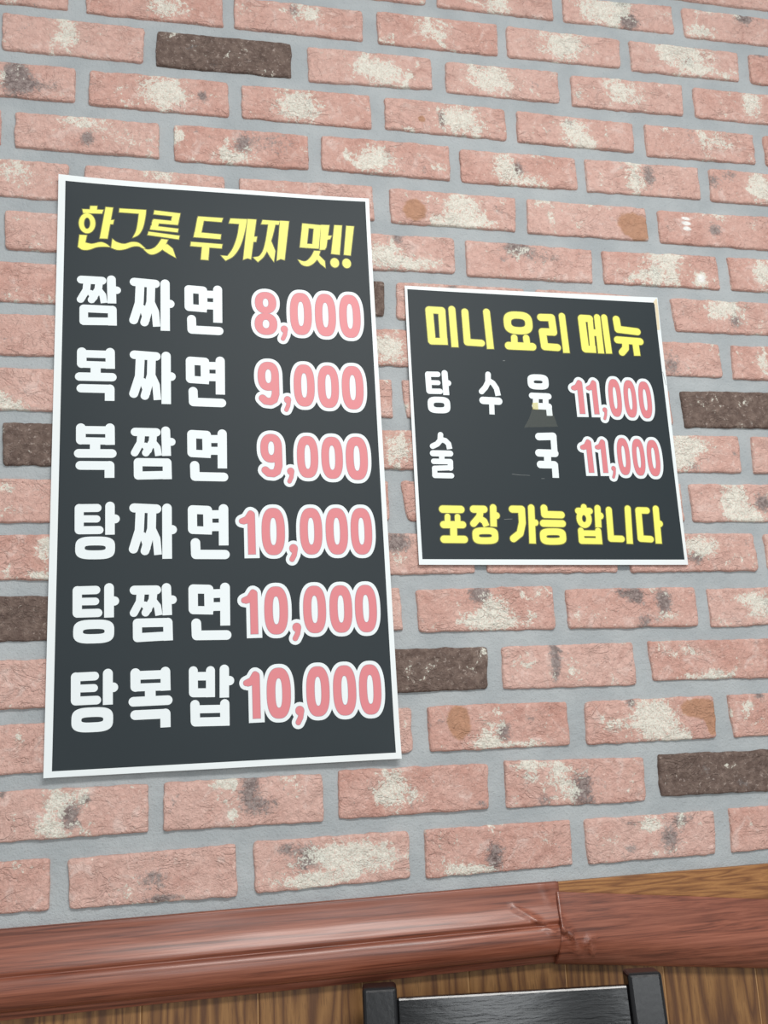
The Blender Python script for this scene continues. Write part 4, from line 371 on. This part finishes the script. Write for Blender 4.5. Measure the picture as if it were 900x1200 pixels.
# ------------------------------------------------------------------ posters
class Ink:
    """flat printing built as polygons that follow the sheet"""
    def __init__(s, sheet): s.V, s.F, s.MI, s.L, s.sheet = [], [], [], {}, sheet
    def poly(s, pts, lift, mi=0):
        s.L.setdefault((lift, mi), []).append([Vector((X, Z)) for X, Z in pts])
    def flow(s, pts):
        """round the gentle bends of a brush stroke, keep its sharp tips"""
        n = len(pts)
        if n < 8: return pts
        P = [Vector(q) for q in pts]; o = []
        def sharp(i):
            a = P[i] - P[i - 1]; b = P[(i + 1) % n] - P[i]
            return a.angle(b) > 1.05
        for i in range(n):
            a, b = P[i], P[(i + 1) % n]; L = (b - a).length
            ta = (b - a) if sharp(i) else (b - P[i - 1]).normalized() * L
            tb = (b - a) if sharp((i + 1) % n) else (P[(i + 2) % n] - a).normalized() * L
            for t in (0, .25, .5, .75):
                h = t * t * (3 - 2 * t)
                q = a * (1 - h) + b * h + ta * (t ** 3 - 2 * t * t + t) + tb * (t ** 3 - t * t); o.append((q.x, q.y))
        return o
    def flush(s):
        """merge the overlapping outlines of one ink layer into one clean skin"""
        for (lift, mi), polys in s.L.items():
            vs, fs = [], []
            for P in polys:
                A = sum(P[i].x * P[(i + 1) % len(P)].y - P[(i + 1) % len(P)].x * P[i].y for i in range(len(P)))
                if abs(A) < 1e-6: continue
                if A < 0: P = P[::-1]
                fs.append(list(range(len(vs), len(vs) + len(P)))); vs += P
            r = geometry.delaunay_2d_cdt(vs, [], fs, 0, 1e-4)
            b = len(s.V); s.V += [s.sheet(p.x, p.y, lift) for p in r[0]]
            for f, src in zip(r[2], r[5]):
                if src: s.F.append(tuple(b + q for q in f)); s.MI.append(mi)
        s.L = {}
    def stroke(s, w, pts, caps, lift, mi=0, grow=0.0):
        h = w / 2 + grow
        P = [Vector(p) for p in pts]
        for i, (a, b) in enumerate(zip(P, P[1:])):
            d = b - a
            if d.length < 1e-6: continue
            d.normalize(); n = Vector((-d.y, d.x)) * h
            a2, b2 = a.copy(), b.copy()
            if grow and i == 0 and caps[0] == 'f': a2 -= d * grow
            if grow and i == len(P) - 2 and caps[1] == 'f': b2 += d * grow
            s.poly([tuple(a2 + n), tuple(a2 - n), tuple(b2 - n), tuple(b2 + n)], lift, mi)
        for i, p in enumerate(P):
            if (i == 0 and caps[0] == 'f') or (i == len(P) - 1 and caps[1] == 'f'): continue
            s.poly([(p.x + h * math.cos(t * math.pi / 10), p.y + h * math.sin(t * math.pi / 10)) for t in range(20)], lift, mi)
    def loop(s, cx, cy, rx, ry, e, n=48):
        o = []
        for i in range(n):
            t = 2 * math.pi * i / n; c, q = math.cos(t), math.sin(t)
            o.append((cx + rx * math.copysign(abs(c) ** e, c), cy + ry * math.copysign(abs(q) ** e, q)))
        return o
    def ring(s, cx, cy, rx, ry, wx_, wy_, e, lift, mi=0, grow=0.0, fill=False):
        A = s.loop(cx, cy, rx + wx_ / 2 + grow, ry + wy_ / 2 + grow, e); n = len(A)
        if fill: s.poly(A, lift, mi); return
        ix, iy = max(.15, rx - wx_ / 2 - grow), max(.15, ry - wy_ / 2 - grow)
        B = s.loop(cx, cy, ix, iy, e)
        for i in range(n):
            j = (i + 1) % n; s.poly([A[i], A[j], B[j], B[i]], lift, mi)
    def prims(s, L, lift, mi=0, grow=0.0, fill=False):
        for p in L:
            if p[0] == 's': s.stroke(p[1], p[2], p[3], lift, mi, grow)
            elif p[0] == 'p':
                p = ('p', s.flow(p[1]))
                if grow:
                    P = [Vector(q) for q in p[1]]; n = len(P); o = []
                    A = sum(P[i].x * P[(i + 1) % n].y - P[(i + 1) % n].x * P[i].y for i in range(n))
                    for i in range(n):
                        a = (P[i] - P[i - 1]).normalized(); b = (P[(i + 1) % n] - P[i]).normalized(); t = a + b
                        if t.length < .3: t = Vector((0, 0)); m = (a - b).normalized() * grow
                        else: t.normalize(); m = Vector((t.y, -t.x)) * (grow if A > 0 else -grow) / max(.55, t.dot(a))
                        o.append(tuple(P[i] + m))
                    s.poly(o, lift, mi)
                else: s.poly(p[1], lift, mi)
            elif p[0] == 'ring':
                cx, cy, rx, ry, w, kk = p[1]; s.ring(cx, cy, rx, ry, w, w, 1.0 if kk > .9 else (.62 if kk > .65 else .7), lift, mi, grow, fill)
            elif p[0] == 'oval':
                cx, cy, rx, ry, w1, w2, e = p[1]; s.ring(cx, cy, rx, ry, w1, w2, e, lift, mi, grow, fill)
    def build(s, name, mats, parent):
        s.flush()
        me = bpy.data.meshes.new(name); me.from_pydata(s.V, [], s.F)
        for m in mats: me.materials.append(m)
        me.polygons.foreach_set('material_index', s.MI)
        bm = bmesh.new(); bm.from_mesh(me)
        for f in bm.faces:
            f.normal_update()
            if f.normal.y > 0: f.normal_flip()
        bm.to_mesh(me); bm.free()
        o = bpy.data.objects.new(name, me); C.objects.link(o); o.parent = parent; return o
def digit(c, l, b, r, t):
    w, h = r - l, t - b; cx, cy = (l + r) / 2, (b + t) / 2
    X = lambda u: l + u * w
    Y = lambda v: t - v * h
    if c == '0': return [('oval', (cx, cy, w * .3165, h * .3925, w * .367, h * .215, .78))]
    if c == '1':
        s = .46 * w
        return [('s', s, [(X(.74), Y(.14)), (X(.76), Y(1))], 'rf'), ('s', .36 * w, [(X(.70), Y(.11)), (X(.50), Y(.23)), (X(.20), Y(.28))], 'rr'), ('s', .3 * w, [(X(.6), Y(.27)), (X(.3), Y(.30))], 'rr')]
    if c == '9':
        s = .365 * w
        return [('oval', (cx, Y(.335), w * .315, h * .245, s, h * .18, .85)), ('s', s, [(X(.815), Y(.36)), (X(.82), Y(.74)), (X(.74), Y(.87)), (X(.58), Y(.915)), (X(.36), Y(.905)), (X(.22), Y(.84))], 'rr')]
    if c == '8':
        s = .36 * w
        return [('oval', (cx, Y(.255), w * .295, h * .175, s, h * .16, .9)), ('oval', (cx, Y(.745), w * .32, h * .175, s, h * .16, .9))]
    d = w * .92                                          # comma: round head with a tail
    return [('s', d, [(X(.52), Y(.27)), (X(.53), Y(.30))], 'rr'), ('s', d * .62, [(X(.68), Y(.34)), (X(.58), Y(.62)), (X(.34), Y(.86))], 'rr')]
def poster(name, label, cat, quad, inner, lifts, heads, dishes, prices, outline):
    TL, TR, BR, BL = quad
    cxm = (TL[0] + TR[0]) / 2; root = thing(name, label, cat, (wx(cxm), 0, wz((BL[1] + BR[1]) / 2)), group=None)
    ox, oy, oz = root.location
    def uv(X, Z):
        v = (Z - TL[1]) / (BL[1] - TL[1]); lx = TL[0] + (BL[0] - TL[0]) * v; rx = TR[0] + (BR[0] - TR[0]) * v
        return (X - lx) / (rx - lx), v
    def sheet(X, Z, lift=0.0):
        u, v = uv(X, Z); y = 3.0
        for (cu, cv, h, r) in lifts: y += h * math.exp(-math.hypot((u - cu) * (TR[0] - TL[0]), (v - cv) * (TL[1] - BL[1])) / r)
        y += .5 * noise.noise(Vector((X * .008, Z * .004, TL[0])))
        return (wx(X) - ox, -(y + lift) / 1000 - oy, wz(Z) - oz)
    # the sheet: white paper with a black printed field inside its border
    def lp(a, b, t): return (a[0] + (b[0] - a[0]) * t, a[1] + (b[1] - a[1]) * t)
    nu, nv = 28, 44
    def lines(n): return [0] + [1 + i for i in range(n + 1)] + [n + 2]
    G_ = []
    for j in lines(nv):
        row = []
        for i in lines(nu):
            ui, vi = min(max((i - 1) / nu, 0), 1), min(max((j - 1) / nv, 0), 1)
            ib = i in (0, nu + 2); jb = j in (0, nv + 2)
            inn = lp(lp(inner[0], inner[1], ui), lp(inner[3], inner[2], ui), vi)
            if ib or jb:
                uu = (0 if i == 0 else 1) if ib else uv(*inn)[0]; vv = (0 if j == 0 else 1) if jb else uv(*inn)[1]
                q = lp(lp(TL, TR, uu), lp(BL, BR, uu), vv)
            else: q = inn
            row.append(q)
        G_.append(row)
    V, Fc, MI = [], [], []; nr, nc = len(G_), len(G_[0])
    for row in G_:
        for q in row: V.append(sheet(*q))
    nF = len(V)
    for row in G_:
        for q in row:
            x, y, z = sheet(*q); V.append((x, y + .0003, z))
    for j in range(nr - 1):
        for i in range(nc - 1):
            a = j * nc + i; Fc.append((a, a + nc, a + nc + 1, a + 1)); MI.append(1 if 0 < i < nc - 2 and 0 < j < nr - 2 else 0)
            Fc.append((nF + a, nF + a + 1, nF + a + nc + 1, nF + a + nc)); MI.append(0)
    rim = [i for i in range(nc)] + [j * nc + nc - 1 for j in range(1, nr)] + [(nr - 1) * nc + i for i in range(nc - 2, -1, -1)] + [j * nc for j in range(nr - 2, 0, -1)]
    rb = len(V); nr_ = len(rim)
    for i in rim: V.append(V[i])
    for i in rim: V.append(V[nF + i])
    for i in range(nr_): Fc.append((rb + i, rb + (i + 1) % nr_, rb + nr_ + (i + 1) % nr_, rb + nr_ + i)); MI.append(0)
    me = bpy.data.meshes.new('sheet'); me.from_pydata(V, [], Fc); me.materials.append(M['paper']); me.materials.append(M['print'])
    me.polygons.foreach_set('material_index', MI); me.polygons.foreach_set('use_smooth', [True] * len(Fc))
    so = bpy.data.objects.new('sheet', me); C.objects.link(so); so.parent = root
    for L in heads:
        k_ = Ink(sheet); k_.prims(L, .10, 1, grow=1.0); k_.prims(L, .22, 0)
        k_.build('heading_text', [M['yellow'], M['olive']], root)['label'] = 'yellow heading lettering'
    for L in dishes:
      for L in (L if isinstance(L[0][0], list) else [L]):
        k_ = Ink(sheet); k_.prims(L, .16, 0); k_.build('dish_name', [M['white']], root)['label'] = 'white dish name'
    for S in prices:
        k_ = Ink(sheet); k2 = Ink(sheet)
        for c, l, b, r, t in S:
            D = digit(c, l, b, r, t); k_.prims(D, .16, 0, grow=outline, fill=True); k2.prims(D, .22, 1, grow=.05); k2.prims(D, .30, 0, grow=-.5)
        po = k_.build('price', [M['white']], root); po['label'] = 'white outlined price'
        k2.build('numerals', [M['red'], M['grey']], po)['label'] = 'pink red numerals'
    return root, sheet
rootA, sheetA = poster('menu_poster', 'tall black menu poster of six dishes with red prices', 'poster', P1Q, P1I,
    [(0, 0, 4.0, 45), (1, 0, 3.0, 45), (1, 1, 4.0, 40), (0, 1, 2.0, 50), (.5, 1, 1.5, 90)], [HEAD_A], DISHES_A, PRICES_A, 4.3)
rootB, sheetB = poster('menu_poster', 'small squarish black menu poster with two yellow headings', 'poster', P2Q, P2I,
    [(0, 0, 1.0, 40), (1, 0, 1.2, 40), (1, 1, 1.2, 50), (0, 1, 1.0, 50)], HEADS_B, DISHES_B, PRICES_B, 4.1)
# tape, scuffs and the yellowed corner on the small poster
k_ = Ink(sheetB); k_.poly(TAPE, .40, 0); k_.build('clear_tape', [M['tape']], rootB)['label'] = 'clear tape patch'
k_ = Ink(sheetB); k_.poly(TAPE_Y, .45, 0); k_.build('tape_stain', [M['tape_y']], rootB)['label'] = 'yellowed tape residue'
k_ = Ink(sheetB); k_.poly(AGED, .12, 0); k_.build('border_stain', [M['aged']], rootB)['label'] = 'yellowed border corner'
for p in SCUFFS:
    k_ = Ink(sheetB); k_.stroke(p[0], p[1], 'rr', .12); k_.build('scuff', [M['scuff']], rootB)['label'] = 'pale scuff mark'
# ------------------------------------------------------------------ chair against the panelling
def rbox(cx, cy, cz, sx, sy, sz, bev=.003, seg=3, rot=None):
    bm = bmesh.new(); bmesh.ops.create_cube(bm, size=1)
    bmesh.ops.scale(bm, vec=(sx, sy, sz), verts=bm.verts)
    if bev: bmesh.ops.bevel(bm, geom=bm.edges[:], offset=bev, segments=seg, profile=.5, affect='EDGES')
    if rot: bmesh.ops.rotate(bm, cent=(0, 0, 0), matrix=rot, verts=bm.verts)
    bmesh.ops.translate(bm, vec=(cx, cy, cz), verts=bm.verts); return bm
def beam(a, b, sx, sy, bev=.004, sx2=None, sy2=None):
    """square bar from a to b, level ends, tapering to sx2 x sy2"""
    bm = bmesh.new(); vs = []
    for p, x, y in ((a, sx, sy), (b, sx2 or sx, sy2 or sy)):
        for (u, v) in ((-1, -1), (1, -1), (1, 1), (-1, 1)): vs.append(bm.verts.new((p[0] + u * x / 2, p[1] + v * y / 2, p[2])))
    for f in ((3, 2, 1, 0), (4, 5, 6, 7), (0, 1, 5, 4), (1, 2, 6, 5), (2, 3, 7, 6), (3, 0, 4, 7)): bm.faces.new([vs[q] for q in f])
    bmesh.ops.bevel(bm, geom=bm.edges[:], offset=bev, segments=3, profile=.5, affect='EDGES'); return bm
chair = thing('chair', 'black wooden chair backed against the wood panelling', 'chair', CHAIR_LOC, CHAIR_YAW)
HW = CHAIR_HW; PT = CHAIR_TOP; RK = CHAIR_RAKE                  # half width to post centres, post top height, rake of the back
SH = .45
def back_y(z): return (z - SH) * RK if z > SH else -(SH - z) * .10 * -1
for s in (-1, 1):
    bm = beam((s * HW, 0.0, SH), (s * HW, back_y(PT), PT), .037, .026, .004)
    lo = beam((s * HW, back_y(0) * .6, 0), (s * HW, 0, SH + .01), .032, .030, .003, .037, .034)
    me = bpy.data.meshes.new('tmp'); lo.to_mesh(me); lo.free(); bm.from_mesh(me); bpy.data.meshes.remove(me)
    link('back_post', bm, M['lacquer'], chair)
ra = math.atan(RK); Rm = Matrix.Rotation(-ra, 3, 'X')
def slat(name, zc, h, th, mat, dy=0.0):
    bm = bmesh.new(); n = 12; w = 2 * HW - .036
    o = link(name, rbox(0, back_y(zc) + dy, zc, w, th, h, .0025, 2, Rm), mat, chair); return o
slat('crest_rail', PT - .012 - .06, .12, .014, M['black'], -.001)
slat('back_slat', PT - .012 - .215, .05, .014, M['black'], -.001)
slat('back_slat', PT - .012 - .315, .05, .014, M['black'], -.001)
bm = rbox(0, -.185, SH + .006, 2 * HW + .03, .40, .028, .010, 3); link('seat', bm, M['black'], chair)
for s in (-1, 1): link('leg', beam((s * (HW - .004), -.352, 0), (s * (HW - .004), -.345, SH - .009), .026, .026, .003, .036, .036), M['lacquer'], chair)
link('apron', rbox(0, -.345, SH - .04, 2 * HW - .044, .018, .055, .002, 1), M['lacquer'], chair)
for s in (-1, 1):
    link('apron', rbox(s * HW, -.173, SH - .04, .018, .305, .055, .002, 1), M['lacquer'], chair)
    link('stretcher', rbox(s * (HW - .002), -.17, .17, .016, .32, .026, .002, 1), M['lacquer'], chair)
link('stretcher', rbox(0, -.17, .17, 2 * HW - .02, .018, .026, .002, 1), M['lacquer'], chair)
